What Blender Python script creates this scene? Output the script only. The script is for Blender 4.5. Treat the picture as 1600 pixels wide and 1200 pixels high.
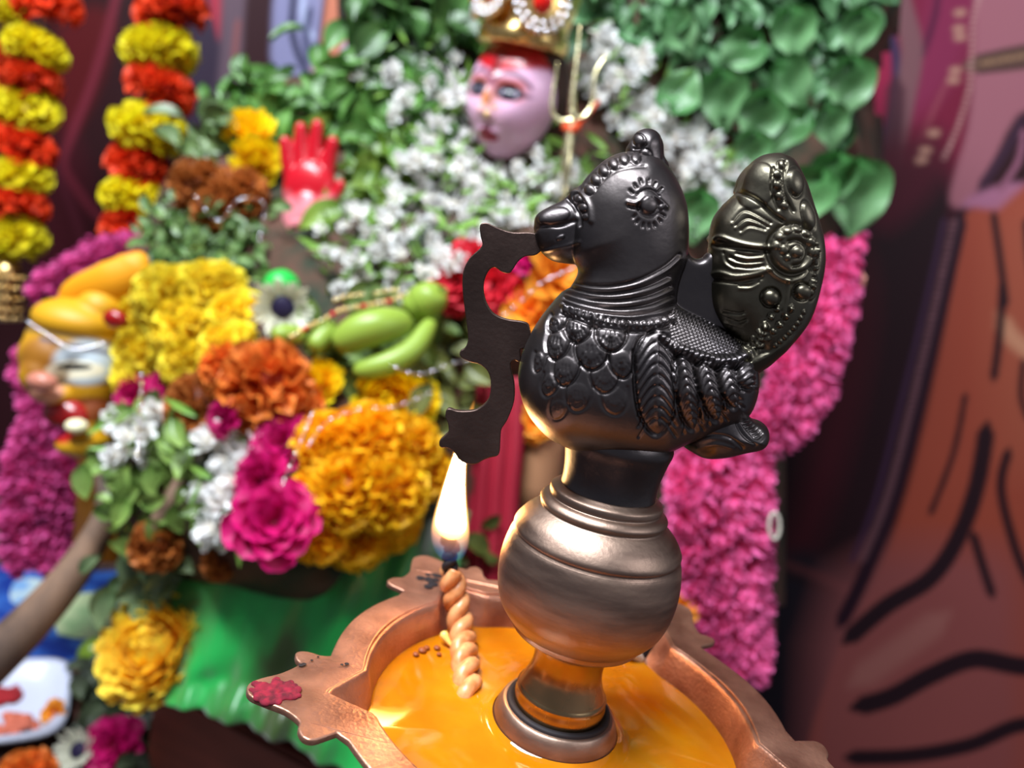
import bpy, math, random
import numpy as np
from mathutils import Vector, Matrix

SC = bpy.context.scene
for _o in list(bpy.data.objects):
    bpy.data.objects.remove(_o)
COL = SC.collection
random.seed(7)
RNG = np.random.default_rng(11)

# ------------------------------------------------------------------ camera
FPX = 1208.0
PITCH, ROLL = math.radians(10.43), math.radians(-11.373)
CAM = np.array([-.03333, -.21619, .12965])
FW = np.array([0, math.cos(PITCH), -math.sin(PITCH)])
_rt = np.array([1., 0, 0]); _up = np.cross(_rt, FW)
RT = _rt * math.cos(ROLL) - _up * math.sin(ROLL)
UP = _rt * math.sin(ROLL) + _up * math.cos(ROLL)
cam_data = bpy.data.cameras.new('camera')
cam = bpy.data.objects.new('camera', cam_data)
COL.objects.link(cam)
M4 = Matrix(((RT[0], UP[0], -FW[0], CAM[0]), (RT[1], UP[1], -FW[1], CAM[1]), (RT[2], UP[2], -FW[2], CAM[2]), (0, 0, 0, 1)))
cam.matrix_world = M4
cam_data.sensor_fit = 'HORIZONTAL'
cam_data.sensor_width = 36.0
cam_data.lens = 36.0 * FPX / 1600
cam_data.clip_start = .01
cam_data.dof.use_dof = True
cam_data.dof.focus_distance = .212
cam_data.dof.aperture_fstop = 8.2
SC.camera = cam
SC.view_settings.view_transform = 'Standard'
SC.view_settings.look = 'None'
SC.view_settings.exposure = 0.0
SC.view_settings.gamma = 1.0
SC.view_settings.use_curve_mapping = False

# ------------------------------------------------------------------ world and room light
W = bpy.data.worlds.new('room_light'); SC.world = W; W.use_nodes = True
W.node_tree.nodes['Background'].inputs[0].default_value = (.80, .84, 1.0, 1)
W.node_tree.nodes['Background'].inputs[1].default_value = .20

def area_light(name, loc, target, sx, sy, power, col):
    l = bpy.data.lights.new(name, 'AREA'); l.shape = 'RECTANGLE'; l.size = sx; l.size_y = sy
    l.energy = power; l.color = col
    o = bpy.data.objects.new(name, l); COL.objects.link(o)
    o.location = loc
    o.rotation_euler = (Vector(target) - Vector(loc)).to_track_quat('-Z', 'Y').to_euler()
    return o
area_light('ceiling_tube_light', (-.6, -.25, 1.45), (0, .5, 0), 1.2, .25, 74, (.86, .93, 1.0))
area_light('side_tube_light', (1.3, -.6, 1.0), (.2, .3, .05), .9, .15, 6.0, (.9, .93, 1.0))

# ------------------------------------------------------------------ helpers
def ray(x, y): return FW + (x - 800) / FPX * RT + (600 - y) / FPX * UP
def S(x, y, d): return CAM + ray(x, y) * d
def onY(x, y, Y=0.): r = ray(x, y); return CAM + r * ((Y - CAM[1]) / r[1])
def onZ(x, y, Z=0.): r = ray(x, y); return CAM + r * ((Z - CAM[2]) / r[2])
def pj(V):
    D = V - CAM; z = D @ FW
    return np.stack([800 + FPX * (D @ RT) / z, 600 - FPX * (D @ UP) / z], -1)
def lin(c):
    c = np.asarray(c, float) / 255.
    return np.where(c <= .04045, c / 12.92, ((c + .055) / 1.055) ** 2.4)
def catmull(P, n=8, closed=True):
    P = np.asarray(P, float); out = []
    N = len(P)
    for i in range(N if closed else N - 1):
        if closed: a, b, c, d = P[i - 1], P[i], P[(i + 1) % N], P[(i + 2) % N]
        else: a, b, c, d = P[max(i - 1, 0)], P[i], P[i + 1], P[min(i + 2, N - 1)]
        for t in np.arange(n) / n:
            out.append(.5 * ((2 * b) + (c - a) * t + (2 * a - 5 * b + 4 * c - d) * t * t + (3 * b - a - 3 * c + d) * t ** 3))
    if not closed: out.append(P[-1])
    return np.array(out)

def mesh_np(name, V, F, smooth=True):
    me = bpy.data.meshes.new(name)
    V = np.asarray(V, np.float32)
    if isinstance(F, np.ndarray):
        k = F.shape[1]; n = len(F)
        me.vertices.add(len(V)); me.vertices.foreach_set('co', V.ravel())
        me.loops.add(n * k); me.loops.foreach_set('vertex_index', F.astype(np.int32).ravel())
        me.polygons.add(n); me.polygons.foreach_set('loop_start', np.arange(0, n * k, k, dtype=np.int32))
        me.polygons.foreach_set('loop_total', np.full(n, k, np.int32))
        me.update(calc_edges=True); me.validate()
    else:
        me.from_pydata([tuple(map(float, v)) for v in V], [], [tuple(map(int, f)) for f in F]); me.update()
    if smooth: me.polygons.foreach_set('use_smooth', np.ones(len(me.polygons), bool))
    return me
def set_col(me, C):
    a = me.color_attributes.new('Col', 'FLOAT_COLOR', 'POINT')
    C = np.asarray(C, np.float32)
    if C.shape[1] == 3: C = np.c_[C, np.ones(len(C), np.float32)]
    a.data.foreach_set('color', C.ravel().astype(np.float32))
def link(name, me, mat=None, parent=None, loc=None):
    o = bpy.data.objects.new(name, me); COL.objects.link(o)
    if mat and me is not None and not len(me.materials): me.materials.append(mat)
    if parent: o.parent = parent
    if loc is not None: o.location = tuple(map(float, loc))
    return o
def tag(o, label=None, cat=None, group=None, kind=None):
    for k, v in (('label', label), ('category', cat), ('group', group), ('kind', kind)):
        if v: o[k] = v
    return o
def empty(name, loc=(0, 0, 0)):
    o = bpy.data.objects.new(name, None); COL.objects.link(o); o.location = tuple(map(float, loc)); o.empty_display_size = .01
    return o
def join(parts):
    Vs, Fs, off = [], [], 0
    for V, F in parts:
        V = np.asarray(V, float); Vs.append(V); Fs += [tuple(int(i) + off for i in f) for f in F]; off += len(V)
    return np.concatenate(Vs), Fs
def lathe(prof, n=96):
    V = []; F = []
    for r, z in prof:
        for k in range(n):
            a = 2 * math.pi * k / n; V.append((r * math.cos(a), r * math.sin(a), z))
    for i in range(len(prof) - 1):
        for k in range(n):
            k2 = (k + 1) % n; F.append((i * n + k, i * n + k2, (i + 1) * n + k2, (i + 1) * n + k))
    F.append(tuple(range(n))[::-1]); F.append(tuple((len(prof) - 1) * n + k for k in range(n)))
    return V, F
def tube(P, R, n=12, cap=True):
    P = np.asarray(P, float); m = len(P); R = np.broadcast_to(R, m)
    V = []; F = []; prev = None
    for i in range(m):
        t = P[min(i + 1, m - 1)] - P[max(i - 1, 0)]; t /= np.linalg.norm(t) + 1e-12
        if prev is None: prev = np.cross(t, [0.3, .2, 1.]);
        u = prev - t * (prev @ t); u /= np.linalg.norm(u); prev = u; w = np.cross(t, u)
        for k in range(n):
            a = 2 * math.pi * k / n; V.append(P[i] + R[i] * (u * math.cos(a) + w * math.sin(a)))
    for i in range(m - 1):
        for k in range(n):
            k2 = (k + 1) % n; F.append((i * n + k, i * n + k2, (i + 1) * n + k2, (i + 1) * n + k))
    if cap: F.append(tuple(range(n))[::-1]); F.append(tuple((m - 1) * n + k for k in range(n)))
    return V, F
def sphere(c, r, nu=16, nv=10):
    V = []; F = []; r = np.broadcast_to(r, 3)
    for j in range(1, nv):
        t = math.pi * j / nv
        for k in range(nu):
            a = 2 * math.pi * k / nu
            V.append((c[0] + r[0] * math.sin(t) * math.cos(a), c[1] + r[1] * math.sin(t) * math.sin(a), c[2] + r[2] * math.cos(t)))
    for j in range(nv - 2):
        for k in range(nu):
            k2 = (k + 1) % nu; F.append((j * nu + k, (j + 1) * nu + k, (j + 1) * nu + k2, j * nu + k2))
    a = len(V); V.append((c[0], c[1], c[2] + r[2])); V.append((c[0], c[1], c[2] - r[2]))
    for k in range(nu):
        k2 = (k + 1) % nu; F.append((a, k, k2)); F.append((a + 1, (nv - 2) * nu + k2, (nv - 2) * nu + k))
    return V, F

# ------------------------------------------------------------------ materials
def new_mat(name):
    m = bpy.data.materials.new(name); m.use_nodes = True
    return m, m.node_tree, m.node_tree.nodes['Principled BSDF']
def N(nt, t, **kw):
    n = nt.nodes.new(t)
    for k, v in kw.items():
        if k in n.inputs.keys(): n.inputs[k].default_value = v
        else: setattr(n, k, v)
    return n
def noise_mix(nt, c1, c2, scale, lo=.35, hi=.65, coord='Object', stretch=(1, 1, 1), detail=4):
    tc = N(nt, 'ShaderNodeTexCoord'); mp = N(nt, 'ShaderNodeMapping'); mp.inputs['Scale'].default_value = stretch
    nz = N(nt, 'ShaderNodeTexNoise', Scale=scale, Detail=detail)
    cr = N(nt, 'ShaderNodeValToRGB')
    cr.color_ramp.elements[0].position = lo; cr.color_ramp.elements[1].position = hi
    cr.color_ramp.elements[0].color = (*c1, 1); cr.color_ramp.elements[1].color = (*c2, 1)
    nt.links.new(tc.outputs[coord], mp.inputs[0]); nt.links.new(mp.outputs[0], nz.inputs['Vector'])
    nt.links.new(nz.outputs['Fac'], cr.inputs[0])
    return cr, nz
def metal(name, c1, c2, rough=.35, scale=60, stretch=(1, 1, 1), met=1.0, bump=.0, rvar=.12):
    m, nt, b = new_mat(name)
    cr, nz = noise_mix(nt, c1, c2, scale, stretch=stretch)
    nt.links.new(cr.outputs[0], b.inputs['Base Color'])
    b.inputs['Metallic'].default_value = met
    mr = N(nt, 'ShaderNodeMapRange'); mr.inputs[3].default_value = rough - rvar; mr.inputs[4].default_value = rough + rvar
    nt.links.new(nz.outputs['Fac'], mr.inputs[0]); nt.links.new(mr.outputs[0], b.inputs['Roughness'])
    if bump:
        bp = N(nt, 'ShaderNodeBump', Strength=bump, Distance=.0006)
        n2 = N(nt, 'ShaderNodeTexNoise', Scale=scale * 14, Detail=3)
        tc = N(nt, 'ShaderNodeTexCoord'); nt.links.new(tc.outputs['Object'], n2.inputs['Vector'])
        nt.links.new(n2.outputs['Fac'], bp.inputs['Height']); nt.links.new(bp.outputs[0], b.inputs['Normal'])
    return m
def plain(name, c, rough=.6, spec=.4, sss=0, met=0):
    m, nt, b = new_mat(name)
    b.inputs['Base Color'].default_value = (*c, 1); b.inputs['Roughness'].default_value = rough
    b.inputs['Specular IOR Level'].default_value = spec; b.inputs['Metallic'].default_value = met
    return m
def colmat(name, rough=.55, trans=.25, var=.12, spec=.35):
    """attribute colour, slight per-object change, thin translucent petals and leaves"""
    m, nt, b = new_mat(name)
    at = N(nt, 'ShaderNodeAttribute', attribute_name='Col')
    oi = N(nt, 'ShaderNodeObjectInfo')
    hs = N(nt, 'ShaderNodeHueSaturation')
    mr = N(nt, 'ShaderNodeMapRange'); mr.inputs[3].default_value = 1 - var; mr.inputs[4].default_value = 1 + var
    nt.links.new(oi.outputs['Random'], mr.inputs[0]); nt.links.new(mr.outputs[0], hs.inputs['Value'])
    nt.links.new(at.outputs['Color'], hs.inputs['Color']); nt.links.new(hs.outputs[0], b.inputs['Base Color'])
    b.inputs['Roughness'].default_value = rough; b.inputs['Specular IOR Level'].default_value = spec
    if trans:
        tr = N(nt, 'ShaderNodeBsdfTranslucent'); mx = N(nt, 'ShaderNodeMixShader', Fac=trans)
        nt.links.new(hs.outputs[0], tr.inputs[0])
        nt.links.new(b.outputs[0], mx.inputs[1]); nt.links.new(tr.outputs[0], mx.inputs[2])
        nt.links.new(mx.outputs[0], nt.nodes['Material Output'].inputs[0])
    return m
MAT = {}
MAT['bird'] = metal('dark_patina_brass', (.088, .077, .080), (.150, .128, .124), .38, 40, bump=.12)
MAT['fan'] = metal('dark_green_brass', (.095, .085, .062), (.17, .15, .11), .38, 40, bump=.12)
MAT['plate'] = metal('dark_plate_brass', (.10, .065, .055), (.15, .10, .085), .45, 50, bump=.2)
MAT['ball'] = metal('brushed_brass', (.27, .18, .14), (.40, .275, .21), .44, 45, stretch=(1, 1, 6), bump=.12)
MAT['neck'] = metal('oily_brass', (.26, .17, .08), (.40, .27, .14), .25, 45)
MAT['copper'] = metal('copper_rim', (.30, .13, .085), (.60, .31, .21), .42, 55, bump=.35, met=.85)
MAT['soot'] = plain('soot', (.012, .008, .01), .7)
MAT['petal'] = colmat('petal', .55, .3)
MAT['leaf'] = colmat('leaf', .42, .2, .15, .5)
MAT['paint'] = colmat('painted_surface', .28, 0, 0, .5)
MAT['print'] = colmat('printed_cloth', .55, 0, 0, .25)

# ------------------------------------------------------------------ oil lamp
lamp = tag(empty('oil_lamp', (0, 0, -.03)), 'copper and brass oil lamp with a dark peacock finial, pointed rim and one burning wick', 'oil lamp')
def part(name, me, mat, parent=None, world=True):
    """part whose mesh is written in world coordinates, under the lamp"""
    o = link(name, me, mat, parent or lamp)
    if parent is None: o.location = (0, 0, .03)
    return o
# bowl: five-pointed rim
SP = [199.5 - 72 * k for k in range(5)]
OUT = [(-14.1, 70.1), (-13.6, 73.2), (-14.1, 77.4), (-13.3, 80.0), (-11.4, 79.6), (-9.4, 78.2), (-5.6, 82.6), (-3.3, 87.9), (-1.8, 90.6), (0, 91.4), (1.8, 90.6), (3.3, 87.9), (6.2, 82.4), (10., 79.6), (12.4, 80.6), (14.6, 80.4), (15.6, 78.7), (15.2, 75.6), (14.4, 71.7)]
def rim_outer():
    P = []
    for k in range(5):
        s = 199.5 + 72 * k
        c = catmull([(a, r) for a, r in OUT], 4, False)
        for a, r in c: P.append((s + a, r))
        for a in np.arange(18, 56, 3): P.append((s + a, 70.0))
    return np.array([(r * .001 * math.cos(math.radians(a)), r * .001 * math.sin(math.radians(a))) for a, r in P])
def inner_outline(r0, rn, half=10.2):
    """circle of radius r0 with five V notches reaching rn"""
    P = []
    for k in range(5):
        s = 199.5 + 72 * k
        x0 = r0 * math.cos(math.radians(half)); y0 = r0 * math.sin(math.radians(half))
        for t in np.linspace(-1, 1, 17):
            x = x0 + (rn - x0) * (1 - abs(t)); y = y0 * t
            if abs(t) < .12: x = x0 + (rn - x0) * .88 + (rn - x0) * .08 * (1 - abs(t) / .12)
            a = math.radians(s); P.append((x * math.cos(a) - y * math.sin(a), x * math.sin(a) + y * math.cos(a)))
        for a in np.linspace(half, 72 - half, 21)[1:-1]:
            q = math.radians(s + a); P.append((r0 * math.cos(q), r0 * math.sin(q)))
    return np.array(P)
def flat_plate(name, outlines, ext, bev):
    cu = bpy.data.curves.new(name, 'CURVE'); cu.dimensions = '2D'; cu.fill_mode = 'BOTH'; cu.extrude = ext; cu.bevel_depth = bev; cu.bevel_resolution = 2
    for o in outlines:
        sp = cu.splines.new('POLY'); sp.points.add(len(o) - 1)
        for i, p in enumerate(o): sp.points[i].co = (p[0], p[1], 0, 1)
        sp.use_cyclic_u = True
    ob = bpy.data.objects.new(name, cu); COL.objects.link(ob)
    bpy.context.view_layer.update()
    me = bpy.data.meshes.new_from_object(ob.evaluated_get(bpy.context.evaluated_depsgraph_get()))
    bpy.data.objects.remove(ob); me.name = name
    return me
rim = flat_plate('rim', [rim_outer(), inner_outline(.0606, .0717)[::-1]], .0005, .0005)
rv = np.empty(len(rim.vertices) * 3, np.float32); rim.vertices.foreach_get('co', rv); rv = rv.reshape(-1, 3); rv[:, 2] -= .001
# gentle hand-hammered unevenness of the tips
ang = np.arctan2(rv[:, 1], rv[:, 0]); rr = np.hypot(rv[:, 0], rv[:, 1])
rv[:, 2] += .0005 * np.sin(ang * 7) * (rr / .07) + np.clip(rr - .072, 0, 1) * .05
rim.vertices.foreach_set('co', rv.ravel()); rim.update()
part('rim', rim, MAT['copper'])
rings = [(.0606, .0717, -.0010), (.0599, .0712, -.0004), (.0590, .0702, -.0012), (.0584, .0690, -.0028), (.0573, .0650, -.0070), (.0566, .0612, -.0110), (.0560, .0585, -.0150), (.0545, .0552, -.020), (.049, .049, -.0265), (.036, .036, -.0295), (.012, .012, -.030)]
V = []; F = []
for r0, rn, z in rings:
    o = inner_outline(r0, max(rn, r0 * .99)); n = len(o)
    V += [(x, y, z) for x, y in o]
for i in range(len(rings) - 1):
    for k in range(n):
        k2 = (k + 1) % n; F.append((i * n + k, i * n + k2, (i + 1) * n + k2, (i + 1) * n + k))
F.append(tuple((len(rings) - 1) * n + k for k in range(n)))
# outer skin
b0 = len(V)
outr = [(.0620, .0730, -.0012), (.0605, .0715, -.006), (.0590, .0640, -.012), (.0575, .0600, -.018), (.053, .053, -.026), (.040, .040, -.0315), (.012, .012, -.033)]
for r0, rn, z in outr: V += [(x, y, z) for x, y in inner_outline(r0, max(rn, r0 * .99))]
for i in range(len(outr) - 1):
    for k in range(n):
        k2 = (k + 1) % n; F.append((b0 + i * n + k2, b0 + i * n + k, b0 + (i + 1) * n + k, b0 + (i + 1) * n + k2))
F.append(tuple(b0 + (len(outr) - 1) * n + k for k in range(n))[::-1])
for k in range(n): k2 = (k + 1) % n; F.append((k2, k, b0 + k, b0 + k2))
bowl = mesh_np('bowl', V, F)
bo = part('bowl', bowl, MAT['copper'])
# stand under the bowl down to the floor
FLOOR = -.75; TAB = -.40
st = [(.055, FLOOR), (.055, FLOOR + .006), (.045, FLOOR + .014), (.022, FLOOR + .022), (.011, FLOOR + .04), (.012, -.50), (.020, -.49), (.020, -.48), (.011, -.47), (.010, -.28), (.018, -.27), (.018, -.26), (.010, -.25), (.010, -.14), (.020, -.125), (.022, -.115), (.012, -.10), (.012, -.06), (.022, -.045), (.030, -.033)]
part('stand', mesh_np('stand', *lathe(st, 48)), MAT['neck'])

def smooth_prof(P, n=5): return [tuple(p) for p in catmull(P, n, False)]
base = smooth_prof([(.0205, -.0295), (.0202, -.022), (.0198, -.0140), (.0192, -.0105), (.0182, -.0075), (.0172, -.0058), (.0164, -.0054)]) + [(.0132, -.0054)]
part('base_collar', mesh_np('base_collar', *lathe(base)), MAT['ball'])
col2 = [(.0130, -.0075)] + smooth_prof([(.0140, -.0055), (.0141, -.0030), (.0138, -.0010), (.0139, .0000)], 4) + [(.0132, .0006)] + smooth_prof([(.0130, .0012), (.0120, .0035), (.0110, .0065), (.0107, .0100), (.0112, .0135), (.0122, .0160), (.0150, .0185)])
part('neck', mesh_np('neck', *lathe(col2)), MAT['neck'])
soot = smooth_prof([(.0130, -.0058), (.0146, -.0044), (.0158, -.0046), (.0162, -.0056)])
part('soot_ring', mesh_np('soot_ring', *lathe(soot)), MAT['soot'])
bp = smooth_prof([(.0130, .0168), (.0185, .0192), (.0198, .0204)], 4) + smooth_prof([(.0196, .0212), (.0218, .0232), (.0246, .0270), (.0262, .0320), (.0268, .0370), (.0266, .0420), (.0257, .0468), (.0251, .0484)], 6) \
    + [(.0246, .0489), (.0245, .0494)] + smooth_prof([(.0249, .0499), (.0247, .0512), (.0228, .0540), (.0205, .0562), (.0190, .0574)], 5) + [(.0184, .0577), (.0183, .0581)] \
    + smooth_prof([(.0186, .0585), (.0188, .0596), (.0178, .0608), (.0166, .0613)], 5) + [(.0162, .0616)] + smooth_prof([(.0166, .0622), (.0164, .0636), (.0150, .0646), (.0144, .0650)], 5)
part('ball', mesh_np('ball', *lathe(bp, 128)), MAT['ball'])
stem = smooth_prof([(.0140, .0640), (.0138, .0672), (.0141, .0710), (.0150, .0760), (.0158, .0800), (.0140, .0840)])
part('stem', mesh_np('stem', *lathe(stem, 96)), MAT['bird'])
# ---- peacock
def seg_dist(P, A, closed=False):
    """distance from points P (n,2) to polyline A, with nearest points and parameter"""
    best = np.full(len(P), 1e9); near = np.zeros_like(P); par = np.zeros(len(P)); L = 0
    m = len(A)
    for i in range(m if closed else m - 1):
        a = A[i]; b = A[(i + 1) % m]; ab = b - a; l2 = ab @ ab
        if l2 < 1e-18: continue
        t = np.clip(((P - a) @ ab) / l2, 0, 1); q = a + t[:, None] * ab; d = np.hypot(*(P - q).T)
        s = d < best; best[s] = d[s]; near[s] = q[s]; par[s] = L + t[s] * math.sqrt(l2); L += math.sqrt(l2)
    return best, near, par
def inside(P, A):
    c = np.zeros(len(P), bool); x, y = P.T; m = len(A)
    for i in range(m):
        x1, y1 = A[i]; x2, y2 = A[(i + 1) % m]
        if y1 == y2: continue
        k = ((y1 > y) != (y2 > y)) & (x < (x2 - x1) * (y - y1) / (y2 - y1) + x1); c ^= k
    return c
def inflate(px, H, D, step=.00035, smooth=6, Hs=None):
    poly = catmull([onY(x, y)[[0, 2]] for x, y in px], smooth)
    lo = poly.min(0) - 2 * step; hi = poly.max(0) + 2 * step
    xs = np.arange(lo[0], hi[0], step); zs = np.arange(lo[1], hi[1], step)
    X, Z = np.meshgrid(xs, zs, indexing='ij'); P = np.stack([X.ravel(), Z.ravel()], -1)
    ins = inside(P, poly); d, near, _ = seg_dist(P, poly, True)
    t = np.clip(d / D, 0, 1); h = H * np.sqrt(np.clip(1 - (1 - t) ** 2, 0, 1)); h[~ins] = 0
    nx, nz = len(xs), len(zs); I = ins.reshape(nx, nz); idx = np.arange(nx * nz).reshape(nx, nz)
    any4 = I[:-1, :-1] | I[1:, :-1] | I[:-1, 1:] | I[1:, 1:]
    quads = np.stack([idx[:-1, :-1][any4], idx[1:, :-1][any4], idx[1:, 1:][any4], idx[:-1, 1:][any4]], -1)
    pos = P.copy(); pos[~ins] = near[~ins]
    front = np.c_[pos[:, 0], -h, pos[:, 1]]; back = np.c_[pos[:, 0], h, pos[:, 1]]
    used = np.zeros(nx * nz, bool); used[quads.ravel()] = True
    bmap = np.where(ins, np.arange(nx * nz) + nx * nz, np.arange(nx * nz))
    Vv = np.concatenate([front, back]); Q = np.concatenate([quads, bmap[quads][:, ::-1]])
    u = np.unique(Q); mp = np.zeros(len(Vv), int); mp[u] = np.arange(len(u))
    return Vv[u], mp[Q]
def fuse(name, parts, voxel=.00032, iters=8):
    Vs = []; Fs = []; off = 0
    for V_, F_ in parts:
        V_ = np.asarray(V_, float)
        if not isinstance(F_, np.ndarray):
            F_ = np.array([f if len(f) == 4 else (list(f) + [f[-1]])[:4] for f in F_ if len(f) in (3, 4)])
        Vs.append(V_); Fs += [tuple(dict.fromkeys(map(int, f))) for f in (F_ + off)]; off += len(V_)
    me = bpy.data.meshes.new(name)
    me.from_pydata(np.concatenate(Vs).tolist(), [], [f for f in Fs if len(f) > 2]); me.update()
    ob = bpy.data.objects.new(name, me); COL.objects.link(ob)
    md = ob.modifiers.new('r', 'REMESH'); md.mode = 'VOXEL'; md.voxel_size = voxel
    bpy.context.view_layer.update()
    m2 = bpy.data.meshes.new_from_object(ob.evaluated_get(bpy.context.evaluated_depsgraph_get()))
    bpy.data.objects.remove(ob); bpy.data.meshes.remove(me)
    n = len(m2.vertices); v = np.empty(n * 3, np.float32); m2.vertices.foreach_get('co', v); v = v.reshape(-1, 3).astype(float)
    e = np.empty(len(m2.edges) * 2, np.int32); m2.edges.foreach_get('vertices', e); e = e.reshape(-1, 2)
    deg = np.bincount(e.ravel(), minlength=n).astype(float)
    for it in range(iters * 2):
        lam = .55 if it % 2 == 0 else -.35
        s = np.stack([np.bincount(e[:, 0], v[e[:, 1], k], n) + np.bincount(e[:, 1], v[e[:, 0], k], n) for k in range(3)], -1)
        v += lam * (s / deg[:, None] - v)
    m2.vertices.foreach_set('co', v.astype(np.float32).ravel()); m2.update()
    m2.name = name; m2.materials.clear()
    return m2
class Relief:
    """height field over the side of the figure, same on both sides"""
    def __init__(s, me):
        n = len(me.vertices); v = np.empty(n * 3, np.float32); me.vertices.foreach_get('co', v); s.v = v.reshape(-1, 3).astype(float)
        nn = np.empty(n * 3, np.float32); me.vertices.foreach_get('normal', nn); s.n = nn.reshape(-1, 3).astype(float)
        q = s.v.copy(); q[:, 1] = -np.abs(q[:, 1]); s.p = pj(q); s.h = np.zeros(n); s.me = me
    def box(s, P, m):
        P = np.atleast_2d(P); return np.where((s.p[:, 0] > P[:, 0].min() - m) & (s.p[:, 0] < P[:, 0].max() + m) & (s.p[:, 1] > P[:, 1].min() - m) & (s.p[:, 1] < P[:, 1].max() + m))[0]
    def dome(s, c, r, a, r2=None, rot=0, edge=.35):
        r2 = r2 or r; R = max(r, r2); i = s.box([c], R * 1.4); d = s.p[i] - c
        ca, sa = math.cos(rot), math.sin(rot); u = (d[:, 0] * ca + d[:, 1] * sa) / r; w = (-d[:, 0] * sa + d[:, 1] * ca) / r2
        q = np.hypot(u, w); s.h[i] += a * np.sqrt(np.clip(1 - q * q, 0, 1)) - a * edge * np.exp(-((q - 1.08) / .13) ** 2)
    def line(s, P, w, a, smooth=True, ripple=0, period=6, taper=False):
        P = np.asarray(P, float)
        if smooth and len(P) > 2: P = catmull(P, 5, False)
        i = s.box(P, w * 3)
        if not len(i): return
        d, _, par = seg_dist(s.p[i], P); g = a * np.exp(-(d / w) ** 2)
        L = np.sum(np.hypot(*np.diff(P, axis=0).T))
        if taper: g *= np.sin(np.pi * np.clip(par / L, .02, .98)) ** .5
        if ripple: g *= 1 + ripple * np.cos(2 * np.pi * par / period)
        s.h[i] += g
    def beads(s, P, r, a, gap=2.0, smooth=True):
        P = np.asarray(P, float)
        if smooth: P = catmull(P, 8, False)
        L = np.r_[0, np.cumsum(np.hypot(*np.diff(P, axis=0).T))]; n = max(2, int(round(L[-1] / (r * gap))))
        for t in np.linspace(0, L[-1], n): s.dome((np.interp(t, L, P[:, 0]), np.interp(t, L, P[:, 1])), r, a)
    def apply(s):
        w = np.clip((np.abs(s.n[:, 1]) - .04) / .3, 0, 1)
        s.v += s.n * (s.h * w)[:, None]
        s.me.vertices.foreach_set('co', s.v.astype(np.float32).ravel()); s.me.update()
        s.me.polygons.foreach_set('use_smooth', np.ones(len(s.me.polygons), bool))
mm = .001
head_px = [(1000, 238), (972, 238), (945, 250), (918, 275), (902, 300), (893, 330), (888, 365), (890, 398), (903, 422), (893, 446), (872, 476), (868, 520), (900, 560), (1010, 560), (1058, 540), (1054, 490), (1058, 445), (1071, 405), (1075, 365), (1072, 322), (1060, 288), (1044, 262), (1024, 244)]
beak_px = [(940, 280), (905, 290), (880, 312), (856, 324), (838, 336), (834, 352), (836, 372), (844, 392), (864, 408), (895, 413), (930, 414), (960, 380), (960, 310)]
crest_px = [(978, 240), (984, 222), (994, 207), (1010, 201), (1026, 206), (1036, 222), (1038, 244), (1045, 262), (1030, 280), (1000, 270)]
body_px = [(885, 452), (862, 474), (838, 506), (820, 540), (811, 572), (811, 604), (822, 640), (846, 672), (872, 690), (915, 706), (975, 712), (1035, 704), (1070, 690), (1115, 672), (1160, 650), (1178, 618), (1182, 580), (1172, 548), (1140, 520), (1100, 498), (1060, 478), (1040, 455), (1000, 440), (930, 440)]
web_px = [(1050, 380), (1072, 388), (1078, 398), (1086, 404), (1096, 403), (1106, 394), (1130, 390), (1150, 470), (1180, 560), (1130, 570), (1060, 530), (1035, 470)]
back_px = [(1040, 470), (1072, 484), (1105, 505), (1140, 520), (1175, 520), (1215, 500), (1240, 506), (1240, 526), (1224, 548), (1203, 566), (1182, 582), (1150, 600), (1080, 600), (1040, 540)]
def back_relief(R_):
    # rope edging and woven back
    R_.line([(1030, 522), (1046, 537), (1070, 549), (1110, 563), (1140, 566), (1166, 556), (1186, 536), (1196, 512)], 7, 1.15 * mm, ripple=.35, period=8.5)
    R_.line([(1028, 531), (1046, 546), (1070, 559), (1110, 573), (1145, 575), (1172, 563)], 2.6, -1.0 * mm)
    i = np.where(inside(R_.p, np.array([(1050, 480), (1100, 498), (1160, 535), (1150, 552), (1110, 552), (1062, 538), (1045, 520)])))[0]
    q = R_.p[i]; R_.h[i] += .5 * mm * np.sin((q[:, 0] + q[:, 1] * .5) * .75) * np.sin((q[:, 1] - q[:, 0] * .45) * .75)
    R_.beads([(1214, 484), (1203, 498), (1190, 512), (1178, 526), (1168, 540)], 5, .7 * mm, 2.3); R_.beads([(1236, 484), (1226, 498), (1214, 512), (1202, 526), (1190, 540)], 5, .7 * mm, 2.3)
    R_.beads([(1256, 488), (1246, 506), (1230, 524), (1212, 540)], 4, .5 * mm, 2.2)
M = fuse('bird_body', [inflate(head_px, .0172, .0165), inflate(beak_px, .0068, .0070), inflate(body_px, .0225, .0215), inflate(web_px, .0035, .0020)])
R_ = Relief(M)
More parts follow.
